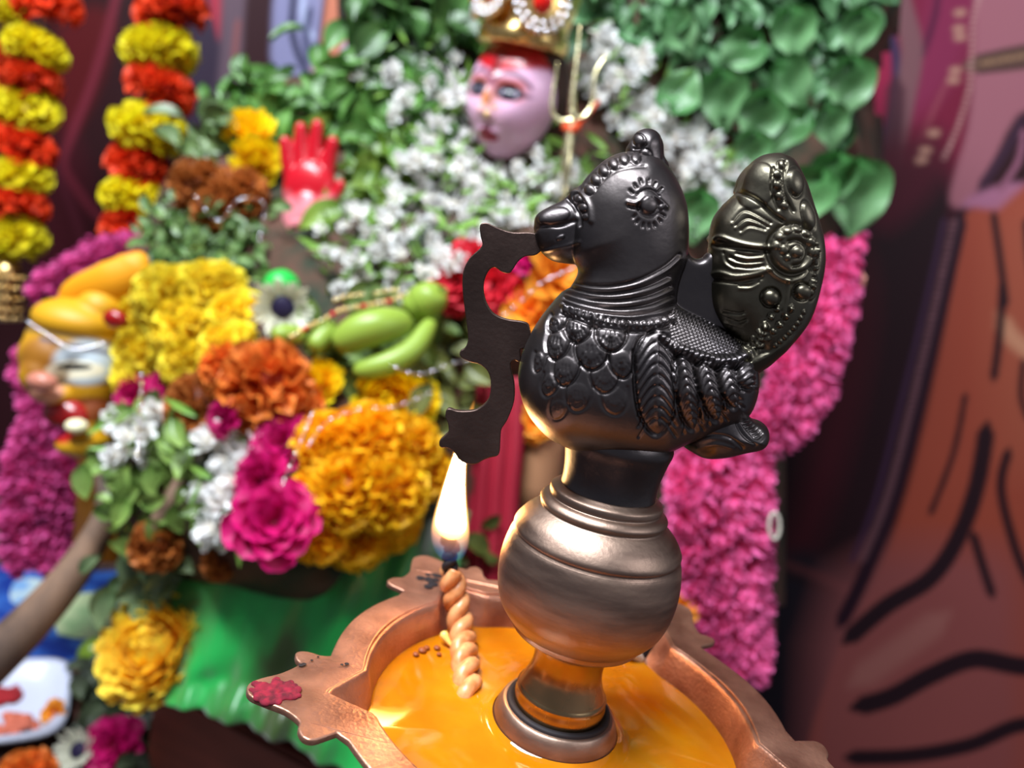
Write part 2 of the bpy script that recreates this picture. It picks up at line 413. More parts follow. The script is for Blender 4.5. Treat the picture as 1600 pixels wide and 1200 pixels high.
# eye
R_.dome((1014, 321), 13, 1.0 * mm); R_.dome((1033, 324), 4.5, .6 * mm)
R_.line([(996, 304), (1004, 298), (1014, 296), (1024, 299), (1030, 306)], 2.2, -.55 * mm)
R_.line([(981, 316), (991, 318), (999, 315), (1008, 308), (1022, 308), (1033, 316), (1041, 324)], 3.0, .75 * mm)
R_.line([(982, 322), (992, 325), (999, 325)], 2.4, -.7 * mm); R_.line([(997, 318), (1000, 332), (1010, 338), (1022, 338), (1031, 332)], 2.2, -.5 * mm)
for x, y, ax, ay in [(986, 299, .7, .7), (993, 290, .5, .85), (1002, 283, .3, .95), (1014, 283, 0, 1), (1024, 288, -.4, .9), (1033, 296, -.7, .7)]:
    R_.line([(x - ax * 3, y - ay * 3), (x + ax * 3.5, y + ay * 3.5)], 1.9, -.75 * mm, False)
for x, y, ax, ay in [(991, 338, .6, -.7), (996, 346, .5, -.85), (1005, 352, .2, -1), (1014, 353, 0, -1), (1023, 351, -.3, -.9), (1031, 344, -.6, -.7), (1036, 336, -.9, -.5)]:
    R_.line([(x - ax * 3, y - ay * 3), (x + ax * 3, y + ay * 3)], 1.9, -.65 * mm, False)
# crown bead row
R_.beads([(921, 296), (928, 283), (941, 268), (958, 256), (976, 249), (994, 247)], 8.2, .8 * mm, 2.0)
R_.line([(916, 286), (925, 270), (940, 256), (958, 244), (976, 238)], 3, -.5 * mm); R_.line([(925, 301), (938, 284), (952, 272), (968, 264), (990, 260), (1008, 259)], 3, -.45 * mm)
# beak collar, nostril, mouth
R_.line([(893, 302), (905, 301), (915, 310), (922, 325), (924, 345)], 4, .7 * mm); R_.dome((903, 312), 7.5, 1.0 * mm); R_.dome((911, 325), 7.5, .9 * mm); R_.dome((915, 339), 6, .6 * mm)
R_.line([(888, 312), (897, 322), (904, 337), (906, 352)], 3, -.8 * mm)
R_.line([(836, 356), (852, 352), (875, 352), (897, 345)], 4, -.7 * mm); R_.dome((866, 338), 26, .9 * mm, 13, -.25, 0)
R_.line([(850, 392), (880, 385), (905, 378)], 3, .35 * mm); R_.dome((876, 371), 8, .4 * mm, 4, -.4)
# neck folds
for k, P in enumerate([[(893, 440), (925, 446), (960, 446), (1000, 437), (1040, 417), (1062, 398)], [(889, 448), (925, 457), (965, 458), (1010, 449), (1046, 433)], [(885, 457), (925, 467), (968, 470), (1012, 463), (1049, 448)],
                       [(882, 465), (925, 477), (975, 482), (1015, 476), (1051, 462)], [(881, 473), (925, 486), (978, 492), (1020, 487), (1052, 475)]]):
    R_.line(P, 2.6, -.85 * mm); R_.line([(x, y + 5) for x, y in P], 3, .35 * mm)
R_.line([(878, 477), (925, 490), (980, 497), (1022, 492), (1054, 484)], 2.6, .5 * mm)
R_.beads([(884, 484), (905, 491), (930, 498), (957, 504), (985, 507), (1012, 507), (1035, 503), (1051, 496)], 5.8, .9 * mm, 1.9)
R_.line([(878, 491), (925, 508), (985, 517), (1030, 514), (1056, 503)], 2.8, -1.0 * mm)
# breast scales
def scale_(cx, cy, w, h, rot=0, a=1.0):
    a = float(np.clip(1.25 - (cy - 527) / 130, .25, 1.1)) * .85
    c, s_ = math.cos(rot), math.sin(rot)
    tr = lambda u, v: (cx + u * c - v * s_, cy + u * s_ + v * c)
    U = [tr(-w, -h * .9), tr(-w * .95, -h * .35), tr(-w * .6, h * .05), tr(0, h * .25), tr(w * .6, h * .05), tr(w * .95, -h * .35), tr(w, -h * .9)]
    R_.line(U, 2.6, -.95 * mm * a); R_.dome(tr(0, -h * .38), w * .86, .75 * mm * a, h * .62, rot, 0)
    for t in np.linspace(-.75, .75, 7):
        x = w * .78 * t; y = h * (.12 - .42 * t * t)
        R_.line([tr(x * .82, y - 9), tr(x, y - 2)], 1.4, -.45 * mm * a, False)
    for t in (-.25, 0, .25): R_.line([tr(w * t, -h * .62), tr(w * t * 1.2, -h * .42)], 1.3, -.3 * mm * a, False)
for x, y, w, h, r in [(901, 527, 22, 32, .05), (956, 540, 25, 36, -.05), (866, 552, 19, 38, .25), (924, 568, 28, 44, .05), (974, 583, 20, 36, -.15), (880, 594, 21, 38, .2), (945, 605, 25, 40, 0), (854, 612, 14, 30, .3), (901, 634, 21, 36, .12), (962, 640, 22, 36, -.1), (868, 650, 14, 26, .3), (838, 575, 9, 26, .25), (862, 514, 12, 22, .5)]:
    scale_(x, y, w, h, r)
# wing feathers
def feather(top, bot, hw, nb, side=0):
    top = np.array(top, float); bot = np.array(bot, float); ax = bot - top; L = np.hypot(*ax); ax /= L; pr = np.array([-ax[1], ax[0]])
    g = lambda u, v: top + ax * v * L + pr * u * hw
    o = [g(0, -.09), g(-.7, -.02), g(-1, .2), g(-1, .6), g(-.72, .92), g(0, 1.1), g(.72, .92), g(1, .6), g(1, .2), g(.7, -.02), g(0, -.09)]
    R_.line(o, 2.8, -1.1 * mm)
    R_.dome((top + bot) / 2, hw * .98, 1.1 * mm, L * .58, math.atan2(-pr[1], -pr[0]) , 0); R_.line([g(0, .0), g(0, .95)], 3.2, .45 * mm, False)
    for t in np.linspace(.02, .98, nb):
        for sgn in (-1, 1):
            R_.line([g(sgn * .10, t - .10), g(sgn * .40, t - .04), g(sgn * .88, t + .13)], 1.8, -.62 * mm)
feather((1024, 530), (1027, 668), 33, 9); feather((1066, 562), (1082, 664), 18, 9); feather((1100, 570), (1120, 652), 17, 8); feather((1134, 574), (1148, 634), 15, 6); feather((1166, 566), (1172, 606), 13, 5)
back_relief(R_)
R_.apply()
bird = part('bird_body', M, MAT['bird'])
M = fuse('crest', [inflate(crest_px, .0070, .0062, .00025)], .00028, 6)
R_ = Relief(M); R_.dome((998, 219), 9, .8 * mm); R_.dome((1008, 243), 9.5, .9 * mm); R_.line([(990, 232), (1000, 231), (1008, 226)], 2.4, -.8 * mm); R_.line([(1035, 214), (1037, 240), (1034, 262)], 2.5, -.5 * mm); R_.apply()
link('crest', M, MAT['bird'], bird)
fan_px = [(1212, 239), (1190, 243), (1172, 256), (1158, 278), (1150, 300), (1128, 322), (1113, 346), (1107, 385), (1105, 430), (1106, 470), (1116, 498), (1136, 528), (1160, 560), (1186, 578), (1216, 556), (1246, 524), (1266, 492), (1281, 440), (1286, 400), (1281, 360), (1268, 318), (1256, 282), (1240, 252), (1226, 242)]
M = fuse('tail_fan', [inflate(fan_px, .0125, .0125), inflate(back_px, .0128, .0105)], .00030, 10)
R_ = Relief(M); back_relief(R_)
R_.beads([(1222, 257), (1215, 270), (1215, 286), (1217, 304), (1226, 321)], 7, .9 * mm, 2.0)
R_.line([(1228, 252), (1226, 285), (1230, 310), (1240, 330)], 2.5, -.8 * mm); R_.line([(1208, 262), (1206, 300), (1216, 326)], 2.2, -.6 * mm)
R_.dome((1243, 285), 12, 1.2 * mm, 21, -.15); R_.dome((1263, 338), 9, 1.0 * mm, 22, -.25); R_.dome((1274, 400), 7, .8 * mm, 24, -.05); R_.dome((1270, 452), 7, .8 * mm, 18, .2)
R_.dome((1182, 290), 30, 1.0 * mm, 38, .5, 0)
R_.line([(1150, 300), (1170, 306), (1190, 318), (1210, 336), (1224, 345)], 3.2, -1.2 * mm)
R_.dome((1240, 390), 37, 1.5 * mm, edge=.5); R_.dome((1241, 392), 26, -.5 * mm, edge=.0)
R_.beads([(1212, 384), (1216, 370), (1228, 360), (1243, 357), (1257, 364), (1265, 378), (1267, 394)], 7, .7 * mm, 1.9)
R_.line([(1231, 378), (1244, 376), (1256, 384), (1259, 398), (1252, 412), (1238, 416)], 3.4, -1.0 * mm)
R_.dome((1243, 394), 9, 1.2 * mm); R_.dome((1223, 390), 8, .8 * mm); R_.dome((1229, 402), 6, .8 * mm)
R_.dome((1204, 465), 13.5, 2.0 * mm, edge=.5); R_.dome((1254, 456), 12.5, 1.8 * mm, edge=.5)
R_.line([(1202, 420), (1215, 432), (1232, 438), (1250, 434), (1262, 424)], 4, .9 * mm); R_.line([(1232, 438), (1231, 460), (1226, 490)], 3.4, .8 * mm)
R_.line([(1116, 374), (1126, 370), (1150, 378), (1175, 384), (1204, 386)], 3.4, .6 * mm); R_.line([(1114, 383), (1150, 388), (1200, 393)], 3.4, -.8 * mm)
R_.line([(1114, 428), (1126, 426), (1150, 432), (1180, 428), (1204, 420)], 3.2, .55 * mm); R_.line([(1112, 437), (1150, 441), (1190, 434)], 3, -.7 * mm)
for P in [[(1145, 345), (1158, 330), (1172, 330), (1204, 348)], [(1150, 352), (1165, 341), (1180, 344), (1200, 354)], [(1158, 360), (1172, 352), (1196, 358)],
          [(1150, 396), (1170, 400), (1192, 398)], [(1140, 402), (1160, 409), (1190, 408)], [(1150, 416), (1172, 418), (1192, 415)], [(1130, 395), (1134, 408), (1146, 416)],
          [(1155, 446), (1172, 446), (1184, 440)], [(1130, 486), (1152, 490), (1162, 488)], [(1138, 500), (1154, 504), (1166, 500)]]:
    R_.line(P, 2.6, -.5 * mm); R_.line([(x, y + 4.5) for x, y in P], 2.6, .22 * mm)
R_.beads([(1270, 372), (1274, 420), (1268, 448)], 4, .5 * mm, 2.2); R_.beads([(1214, 482), (1206, 494), (1196, 508)], 5.5, .7 * mm, 2.2); R_.beads([(1236, 480), (1228, 494), (1218, 508)], 5, .7 * mm, 2.2)
R_.apply(); link('tail_fan', M, MAT['fan'], bird)
tail_px = [(1050, 650), (1062, 690), (1078, 704), (1100, 714), (1130, 713), (1160, 706), (1186, 700), (1198, 686), (1198, 668), (1188, 658), (1172, 652), (1164, 636), (1160, 620), (1130, 610), (1080, 620)]
M = fuse('tail_feather', [inflate(tail_px, .0125, .0110)], .0003, 8)
R_ = Relief(M)
for t in np.linspace(0, 1, 7): R_.line([(1152 + 26 * t, 650 + 32 * t), (1158 + 26 * t, 654 + 30 * t), (1166 + 24 * t, 652 + 26 * t)], 2.2, -.8 * mm)
R_.line([(1148, 650), (1160, 676), (1180, 694)], 2.6, -.7 * mm); R_.line([(1080, 690), (1110, 680), (1140, 684), (1160, 700)], 3, -.6 * mm); R_.line([(1090, 700), (1120, 694), (1145, 700)], 3, .4 * mm)
R_.apply(); link('tail_feather', M, MAT['bird'], bird)
plate_px = [(752, 353), (760, 350), (770, 354), (781, 359), (802, 365), (834, 366), (850, 380), (838, 396), (820, 399), (808, 408), (800, 420), (795, 425), (785, 423), (774, 416), (764, 420), (756, 435), (754, 453), (759, 474), (771, 491), (792, 500), (818, 504), (826, 512), (828, 540), (812, 544), (812, 562), (804, 560), (797, 566), (797, 576), (802, 597), (802, 625), (792, 653), (782, 670), (780, 691), (778, 708), (766, 712), (755, 716), (744, 722), (732, 722), (719, 716), (711, 704), (700, 697), (690, 696), (689, 688), (697, 680), (703, 673), (702, 660), (698, 649), (701, 639), (713, 642), (726, 643), (746, 640), (764, 625), (769, 600), (764, 579), (750, 567), (735, 563), (722, 556), (721, 549), (728, 544), (733, 533), (733, 519), (729, 488), (725, 453), (726, 425), (736, 404), (755, 385), (753, 369)]
pl = catmull([onY(x, y)[[0, 2]] for x, y in plate_px], 4)
pm = flat_plate('bracket_plate', [pl], .0009, .0003)
pv = np.empty(len(pm.vertices) * 3, np.float32); pm.vertices.foreach_get('co', pv); pv = pv.reshape(-1, 3)
pm.vertices.foreach_set('co', np.stack([pv[:, 0], -pv[:, 2], pv[:, 1]], -1).ravel().astype(np.float32)); pm.update()
link('bracket_plate', pm, MAT['plate'], bird)

# ---- oil
def oil_mat():
    m, nt, b = new_mat('yellow_lamp_oil')
    cr, nz = noise_mix(nt, (.80, .21, .003), (.92, .37, .008), 38, .3, .7, detail=6)
    nt.links.new(cr.outputs[0], b.inputs['Base Color'])
    b.inputs['Roughness'].default_value = .04; b.inputs['IOR'].default_value = 1.47
    b.inputs['Transmission Weight'].default_value = .45
    return m
ov = inner_outline(.0564, .0600); n = len(ov)
V = [(x, y, -.0118) for x, y in ov] + [(x * s, y * s, -.0121) for s in (.985,) for x, y in ov]
# shallow meniscus climbing the collar
F = [(k, (k + 1) % n, n + (k + 1) % n, n + k) for k in range(n)]
m0 = len(V); K = 64
for r, z in ((.0240, -.0121), (.0218, -.0119), (.0207, -.0114), (.0196, -.0106)):
    V += [(r * math.cos(2 * math.pi * k / K), r * math.sin(2 * math.pi * k / K), z) for k in range(K)]
for i in range(3):
    for k in range(K): k2 = (k + 1) % K; F.append((m0 + i * K + k, m0 + i * K + k2, m0 + (i + 1) * K + k2, m0 + (i + 1) * K + k))
import bmesh
bm = bmesh.new()
bv = [bm.verts.new(v) for v in V]
for f in F: bm.faces.new([bv[i] for i in f])
e1 = [bm.edges.get((bv[n + k], bv[n + (k + 1) % n])) for k in range(n)]; e2 = [bm.edges.get((bv[m0 + k], bv[m0 + (k + 1) % K])) for k in range(K)]
bmesh.ops.bridge_loops(bm, edges=e1 + e2)
bmesh.ops.recalc_face_normals(bm, faces=bm.faces)
om = bpy.data.meshes.new('lamp_oil'); bm.to_mesh(om); bm.free()
om.polygons.foreach_set('use_smooth', np.ones(len(om.polygons), bool))
up = np.array([p.normal.z for p in om.polygons]).mean()
if up < 0: om.flip_normals()
tag(link('lamp_oil', om, oil_mat()), 'orange yellow oil filling the copper bowl around the brass neck', 'oil')

# ---- wick and flame
a0 = math.radians(127.3)
wick = tag(empty('wick', (0, 0, 0)), 'twisted cotton wick burning at the back left notch of the copper bowl', 'wick')
WB = onY(697, 838, .0465); WM = onY(712, 932, .046)
path = catmull([WB, onY(706, 856, .0465), onY(702, 880, .0465), WM, onZ(722, 990, -.0095), onZ(727, 1035, -.0105), onZ(732, 1085, -.0135), onZ(735, 1115, -.017)], 12, False)
L = np.r_[0, np.cumsum(np.linalg.norm(np.diff(path, axis=0), axis=1))]
def rope(t0, t1, r, name, mat, twist=520):
    parts = []
    for ph in (0, math.pi):
        P = []; ts = np.linspace(t0, t1, 110)
        for t in ts:
            c = np.array([np.interp(t, L, path[:, k]) for k in range(3)]); c2 = np.array([np.interp(t + 1e-4, L, path[:, k]) for k in range(3)])
            d = c2 - c; d /= np.linalg.norm(d) + 1e-12; u = np.cross(d, [0, 0, 1.0]); u /= np.linalg.norm(u) + 1e-9; w = np.cross(d, u)
            a = twist * t + ph; P.append(c + r * .62 * (u * math.cos(a) + w * math.sin(a)))
        parts.append(tube(P, r * .72, 10))
    return link(name, mesh_np(name, *join(parts)), mat, wick)
cot, nt_, b_ = new_mat('oil_soaked_cotton')
cr, nz = noise_mix(nt_, (.60, .22, .07), (.78, .36, .15), 300)
nt_.links.new(cr.outputs[0], b_.inputs['Base Color']); b_.inputs['Roughness'].default_value = .35
bp_ = N(nt_, 'ShaderNodeBump', Strength=.5, Distance=.0004); nt_.links.new(nz.outputs[0], bp_.inputs['Height']); nt_.links.new(bp_.outputs[0], b_.inputs['Normal'])
rope(.0135, L[-1], .0037, 'wick_cord', cot, 400)
tag(rope(0.0, .0150, .0023, 'charred_tip', MAT['soot'], 900), 'charred black wick tip')
# flame: pale hot core inside a thin glowing sheath
FB = onY(702, 874, .0465); FT = onY(741, 626, .050)
def flame_shape(prof, nseg=28):
    V = []; K = 28
    for t, r in prof:
        c = FB + (FT - FB) * t
        c = c + np.array([-.0022 * math.sin(math.pi * t), 0, 0])
        for k in range(K): a = 2 * math.pi * k / K; V.append(c + r * np.array([math.cos(a), math.sin(a), 0]))
    F = [(i * K + k, i * K + (k + 1) % K, (i + 1) * K + (k + 1) % K, (i + 1) * K + k) for i in range(len(prof) - 1) for k in range(K)]
    F += [tuple(range(K))[::-1], tuple((len(prof) - 1) * K + k for k in range(K))]
    return V, F
outer = catmull([(-.01, .0010), (.03, .0048), (.09, .0065), (.17, .0070), (.27, .0062), (.42, .0046), (.58, .0032), (.75, .0021), (.9, .0012), (1.0, .0002)], 5, False)
core = catmull([(.13, .0008), (.155, .0036), (.20, .0053), (.27, .0052), (.42, .0038), (.58, .0025), (.72, .0014), (.82, .0004)], 5, False)
m, nt, b = new_mat('flame_core')
em = N(nt, 'ShaderNodeEmission', Strength=110.0)
tc = N(nt, 'ShaderNodeTexCoord'); sx = N(nt, 'ShaderNodeSeparateXYZ'); cr = N(nt, 'ShaderNodeValToRGB')
nt.links.new(tc.outputs['Generated'], sx.inputs[0]); nt.links.new(sx.outputs[2], cr.inputs[0])
cr.color_ramp.elements[0].position = 0; cr.color_ramp.elements[0].color = (.030, .010, .003, 1)
cr.color_ramp.elements[1].position = 1; cr.color_ramp.elements[1].color = (1, .45, .12, 1)
for p_, c_ in ((.10, (.12, .035, .008)), (.24, (.9, .40, .12)), (.4, (1, .62, .27)), (.75, (1, .56, .2))):
    e_ = cr.color_ramp.elements.new(p_); e_.color = (*c_, 1)
nt.links.new(cr.outputs[0], em.inputs[0]); nt.links.new(em.outputs[0], nt.nodes['Material Output'].inputs[0]); nt.nodes.remove(b)
fc = mesh_np('flame', *flame_shape(core)); fo = link('flame', fc, m, wick); tag(fo, 'bright yellow white flame')
m, nt, b = new_mat('flame_sheath'); nt.nodes.remove(b)
vp = N(nt, 'ShaderNodeEmission', Strength=420.0)
tc = N(nt, 'ShaderNodeTexCoord'); sx = N(nt, 'ShaderNodeSeparateXYZ'); cr = N(nt, 'ShaderNodeValToRGB')
nt.links.new(tc.outputs['Generated'], sx.inputs[0]); nt.links.new(sx.outputs[2], cr.inputs[0])
cr.color_ramp.elements[0].position = 0; cr.color_ramp.elements[0].color = (.003, .012, .06, 1)
cr.color_ramp.elements[1].position = 1; cr.color_ramp.elements[1].color = (1, .35, .05, 1)
for p_, c_ in ((.07, (.008, .02, .05)), (.15, (.22, .09, .06)), (.25, (1, .5, .15)), (.6, (1, .42, .1))):
    e_ = cr.color_ramp.elements.new(p_); e_.color = (*c_, 1)
nt.links.new(cr.outputs[0], vp.inputs[0]); nt.links.new(vp.outputs[0], nt.nodes['Material Output'].inputs['Volume'])
link('flame_sheath', mesh_np('flame_sheath', *flame_shape(outer)), m, fo)

# ================================================================== the place behind the lamp
def box_mesh(name, x0, x1, y0, y1, z0, z1, bev=.004):
    bm = bmesh.new(); bmesh.ops.create_cube(bm, size=1)
    for v in bm.verts: v.co = ((x0 + x1) / 2 + v.co.x * (x1 - x0), (y0 + y1) / 2 + v.co.y * (y1 - y0), (z0 + z1) / 2 + v.co.z * (z1 - z0))
    if bev: bmesh.ops.bevel(bm, geom=bm.edges[:], offset=bev, segments=3, affect='EDGES')
    me = bpy.data.meshes.new(name); bm.to_mesh(me); bm.free(); return me
m_, nt_, b_ = new_mat('painted_wall'); cr, nz = noise_mix(nt_, (.05, .02, .02), (.09, .035, .035), 4)
nt_.links.new(cr.outputs[0], b_.inputs['Base Color']); b_.inputs['Roughness'].default_value = .8
tag(link('wall_back', box_mesh('wall_back', -2.2, 2.2, 1.06, 1.12, FLOOR, 2.0, 0), m_), kind='structure')
m_, nt_, b_ = new_mat('dark_floor'); cr, nz = noise_mix(nt_, (.045, .03, .03), (.09, .06, .055), 6)
nt_.links.new(cr.outputs[0], b_.inputs['Base Color']); b_.inputs['Roughness'].default_value = .45
tag(link('floor', box_mesh('floor', -2.2, 2.2, -1.5, 1.12, FLOOR - .05, FLOOR, 0), m_), kind='structure')

# ---- printed backdrop cloth
YB = .955
def paint_backdrop():
    xs = np.arange(-.95, 1.02, .0036); zs = np.arange(-.745, .78, .0036)
    X, Z = np.meshgrid(xs, zs, indexing='ij')
    Y = YB + .004 * np.sin(X * 9) + .003 * np.sin(X * 23 + Z * 4)
    V = np.stack([X.ravel(), Y.ravel(), Z.ravel()], -1)
    P = pj(V); C = np.tile(lin((46, 8, 16)), (len(P), 1))
    def blend(w, c): C[:] = C * (1 - w[:, None]) + lin(c) * w[:, None]
    def poly(pts, c, soft=5, a=1.0):
        A = catmull(pts, 3); i = inside(P, A); bb = np.where((P[:, 0] > A[:, 0].min() - 30) & (P[:, 0] < A[:, 0].max() + 30) & (P[:, 1] > A[:, 1].min() - 30) & (P[:, 1] < A[:, 1].max() + 30))[0]
        d, _, _ = seg_dist(P[bb], A, True); sd = np.where(i[bb], d, -d); w = np.zeros(len(P)); w[bb] = np.clip(sd / soft * .5 + .5, 0, 1) * a; blend(w, c)
    def line(pts, wd, c, a=1.0, soft=3, w2=None, dots=0):
        A = catmull(pts, 6, False); bb = np.where((P[:, 0] > A[:, 0].min() - wd - 9) & (P[:, 0] < A[:, 0].max() + wd + 9) & (P[:, 1] > A[:, 1].min() - wd - 9) & (P[:, 1] < A[:, 1].max() + wd + 9))[0]
        d, _, par = seg_dist(P[bb], A); L = np.sum(np.hypot(*np.diff(A, axis=0).T)); W_ = wd / 2 + ((w2 - wd) / 2 if w2 else 0) * par / L
        tp = np.minimum(1, 3.0 * np.minimum(par, L - par) / (wd * 2.5) + .25); w = np.zeros(len(P)); w[bb] = np.clip((W_ * tp - d) / soft + .5, 0, 1) * a
        if dots: w[bb] *= .35 + .65 * (np.sin(par * 2 * np.pi / dots) > 0)
        blend(w, c)
    # left panel
    poly([(-200, -100), (330, -100), (330, 420), (-200, 500)], (44, 6, 12))
    poly([(95, 30), (175, 20), (160, 120), (110, 220), (90, 200)], (86, 6, 12), 14)
    poly([(70, 260), (110, 200), (150, 330), (130, 420), (60, 420)], (70, 8, 22), 20)
    line([(190, -40), (165, 60), (140, 140), (110, 215), (100, 260), (130, 310), (165, 350)], 16, (118, 34, 50), .8, 6); line([(75, 240), (110, 320), (135, 400)], 14, (92, 26, 42), .7, 6)
    poly([(300, -60), (345, -60), (352, 190), (290, 250), (285, 60)], (46, 30, 52), 8); poly([(318, -60), (350, -60), (345, 50), (338, 50)], (170, 40, 62), 4)
    poly([(350, -60), (390, -60), (380, 140), (360, 210), (335, 210), (345, 80)], (98, 76, 88), 7); line([(372, 30), (368, 70), (365, 110)], 10, (150, 78, 72), .6, 5)
    poly([(392, -60), (440, -60), (432, 160), (380, 170)], (48, 12, 20), 5); poly([(432, -60), (450, -60), (446, 140), (428, 150)], (84, 66, 96), 5)
    poly([(446, -60), (590, -60), (585, 170), (436, 150)], (136, 134, 172), 5)
    line([(462, -30), (456, 40), (468, 90), (490, 130)], 11, (44, 44, 74), 1, 3); line([(476, -30), (474, 30), (492, 60)], 9, (180, 188, 222)); line([(486, 10), (482, 30), (478, 60), (484, 100)], 12, (60, 62, 96), .9, 4)
    poly([(515, -60), (545, -60), (560, 30), (552, 60), (530, 96), (498, 92), (500, 60)], (208, 122, 92), 4); line([(512, -30), (500, 60), (497, 92), (528, 100)], 5, (60, 30, 40)); poly([(492, 98), (530, 104), (522, 118), (490, 116)], (206, 150, 150), 4)
    poly([(540, 66), (562, 120), (556, 140), (528, 112)], (190, 190, 225), 4); line([(544, 60), (556, 90), (566, 130)], 7, (60, 50, 80)); line([(590, -20), (588, 30), (575, 70), (570, 120)], 16, (204, 124, 122), .9, 5)
    # right robe
    poly([(1340, -90), (1560, -90), (1530, 120), (1490, 330), (1400, 420), (1300, 420), (1330, 200)], (122, 18, 52), 12)
    poly([(1470, -80), (1550, -80), (1520, 60), (1470, 150), (1420, 170)], (140, 42, 82), 20, .7); line([(1470, -60), (1462, 20), (1440, 90)], 10, (70, 12, 50), .8, 6)
    poly([(1310, 140), (1385, 60), (1400, 120), (1370, 260), (1320, 280)], (150, 24, 64), 10)
    line([(1490, 110), (1460, 170), (1425, 260)], 8, (160, 80, 90), .5, 6)
    line([(1360, -40), (1385, 40), (1400, 90), (1395, 170), (1375, 240)], 14, (50, 38, 74), 1, 4); line([(1392, -60), (1412, 20), (1425, 80), (1412, 160), (1390, 260), (1372, 300)], 34, (124, 84, 88), .9, 8); line([(1400, 120), (1396, 200), (1380, 290)], 30, (66, 24, 40), .85, 10)
    poly([(1240, 300), (1440, 240), (1500, 300), (1490, 380), (1430, 700), (1330, 960), (1130, 1000), (1200, 500)], (36, 6, 16), 26)
    poly([(1330, 260), (1460, 200), (1480, 260), (1430, 330), (1370, 360)], (84, 12, 34), 20, .8)
    poly([(1290, 400), (1350, 380), (1370, 500), (1330, 700), (1270, 860), (1230, 850), (1290, 600)], (74, 10, 26), 24, .8)
    poly([(1180, 880), (1400, 960), (1360, 1300), (1100, 1300)], (26, 18, 30), 16)
    line([(1200, 872), (1290, 905), (1370, 945)], 16, (82, 38, 42), .9, 6); line([(1200, 890), (1290, 922), (1370, 962)], 7, (30, 10, 18), 1, 4)
    # arm
    poly([(1530, -80), (1680, -80), (1680, 120), (1590, 180), (1545, 270), (1508, 322), (1484, 316), (1492, 270), (1512, 200), (1522, 110), (1524, 20)], (166, 100, 112), 5)
    poly([(1522, 88), (1680, 58), (1680, 96), (1524, 114)], (104, 72, 60), 3); line([(1526, 88), (1640, 66)], 4, (50, 26, 30)); line([(1526, 114), (1640, 96)], 5, (60, 30, 36)); line([(1532, 99), (1640, 80)], 7, (170, 130, 96), .8, 3, dots=11)
    poly([(1505, 318), (1530, 300), (1600, 285), (1640, 330), (1560, 336), (1520, 328)], (176, 110, 138), 6); line([(1600, 180), (1580, 220), (1548, 270), (1530, 296)], 16, (60, 30, 52), .9, 5); line([(1600, 200), (1592, 250), (1560, 300)], 10, (150, 90, 112))
    line([(1545, -40), (1522, 20), (1518, 90), (1512, 150), (1492, 210), (1474, 250)], 7, (196, 146, 140), .85, 3, dots=9)
    for x, y in [(1498, 45), (1500, 58), (1493, 110), (1490, 125), (1459, 208), (1446, 235), (1440, 250), (1500, 20)]: poly([(x - 8, y - 3), (x + 6, y - 5), (x + 8, y + 3), (x - 6, y + 5)], (190, 140, 120), 4)
    # tiger skin
    poly([(1512, 330), (1560, 328), (1680, 330), (1680, 1300), (1270, 1300), (1300, 1040), (1340, 960), (1390, 850), (1430, 720), (1470, 540), (1495, 400)], (170, 76, 56), 6)
    poly([(1560, 360), (1680, 360), (1680, 700), (1560, 700)], (178, 92, 68), 40, .7); poly([(1300, 900), (1560, 860), (1600, 1000), (1580, 1260), (1280, 1260)], (154, 84, 84), 40, .8)
    line([(1560, 490), (1585, 530), (1640, 570)], 26, (224, 160, 124), .75, 14); line([(1330, 1070), (1400, 1020), (1480, 960)], 40, (186, 122, 112), .5, 20)
    D = (28, 12, 24)
    for p_, w_ in [([(1567, 440), (1562, 520), (1552, 596)], 13), ([(1509, 614), (1490, 707), (1453, 805)], 9), ([(1543, 660), (1527, 756), (1496, 842), (1453, 904), (1385, 947), (1318, 1005)], 28), ([(1577, 700), (1564, 760), (1580, 836), (1604, 900), (1640, 950)], 15),
                   ([(1519, 830), (1534, 880), (1552, 935)], 15), ([(1660, 1046), (1589, 1040), (1521, 1030), (1453, 1056), (1392, 1089), (1330, 1107)], 30), ([(1660, 1130), (1589, 1134), (1515, 1164), (1420, 1181), (1320, 1184)], 24), ([(1552, 330), (1562, 400), (1572, 480)], 12), ([(1604, 340), (1612, 420), (1640, 520)], 14), ([(1600, 560), (1596, 620), (1610, 660)], 10)]:
        line(p_, w_, D, .97, 5)
    line([(1503, 335), (1470, 480), (1432, 640), (1395, 780), (1350, 900), (1310, 980)], 22, (40, 12, 30), 1, 5); line([(1492, 340), (1458, 490), (1420, 650), (1385, 780), (1345, 880)], 12, (134, 88, 96), .8, 4, dots=7); line([(1476, 340), (1440, 500), (1400, 660), (1365, 790), (1330, 880)], 8, (70, 40, 70), .8, 4)
    nx, nz = len(xs), len(zs); idx = np.arange(nx * nz).reshape(nx, nz)
    F = np.stack([idx[:-1, :-1].ravel(), idx[1:, :-1].ravel(), idx[1:, 1:].ravel(), idx[:-1, 1:].ravel()], -1)
    me = mesh_np('backdrop_cloth', V, F); set_col(me, C * .74); return me
o = link('backdrop_cloth', paint_backdrop(), MAT['print'])
md = o.modifiers.new('thick', 'SOLIDIFY'); md.thickness = .002; md.offset = -1
tag(o, 'maroon printed backdrop cloth with a robed figure and orange tiger skin', 'backdrop')

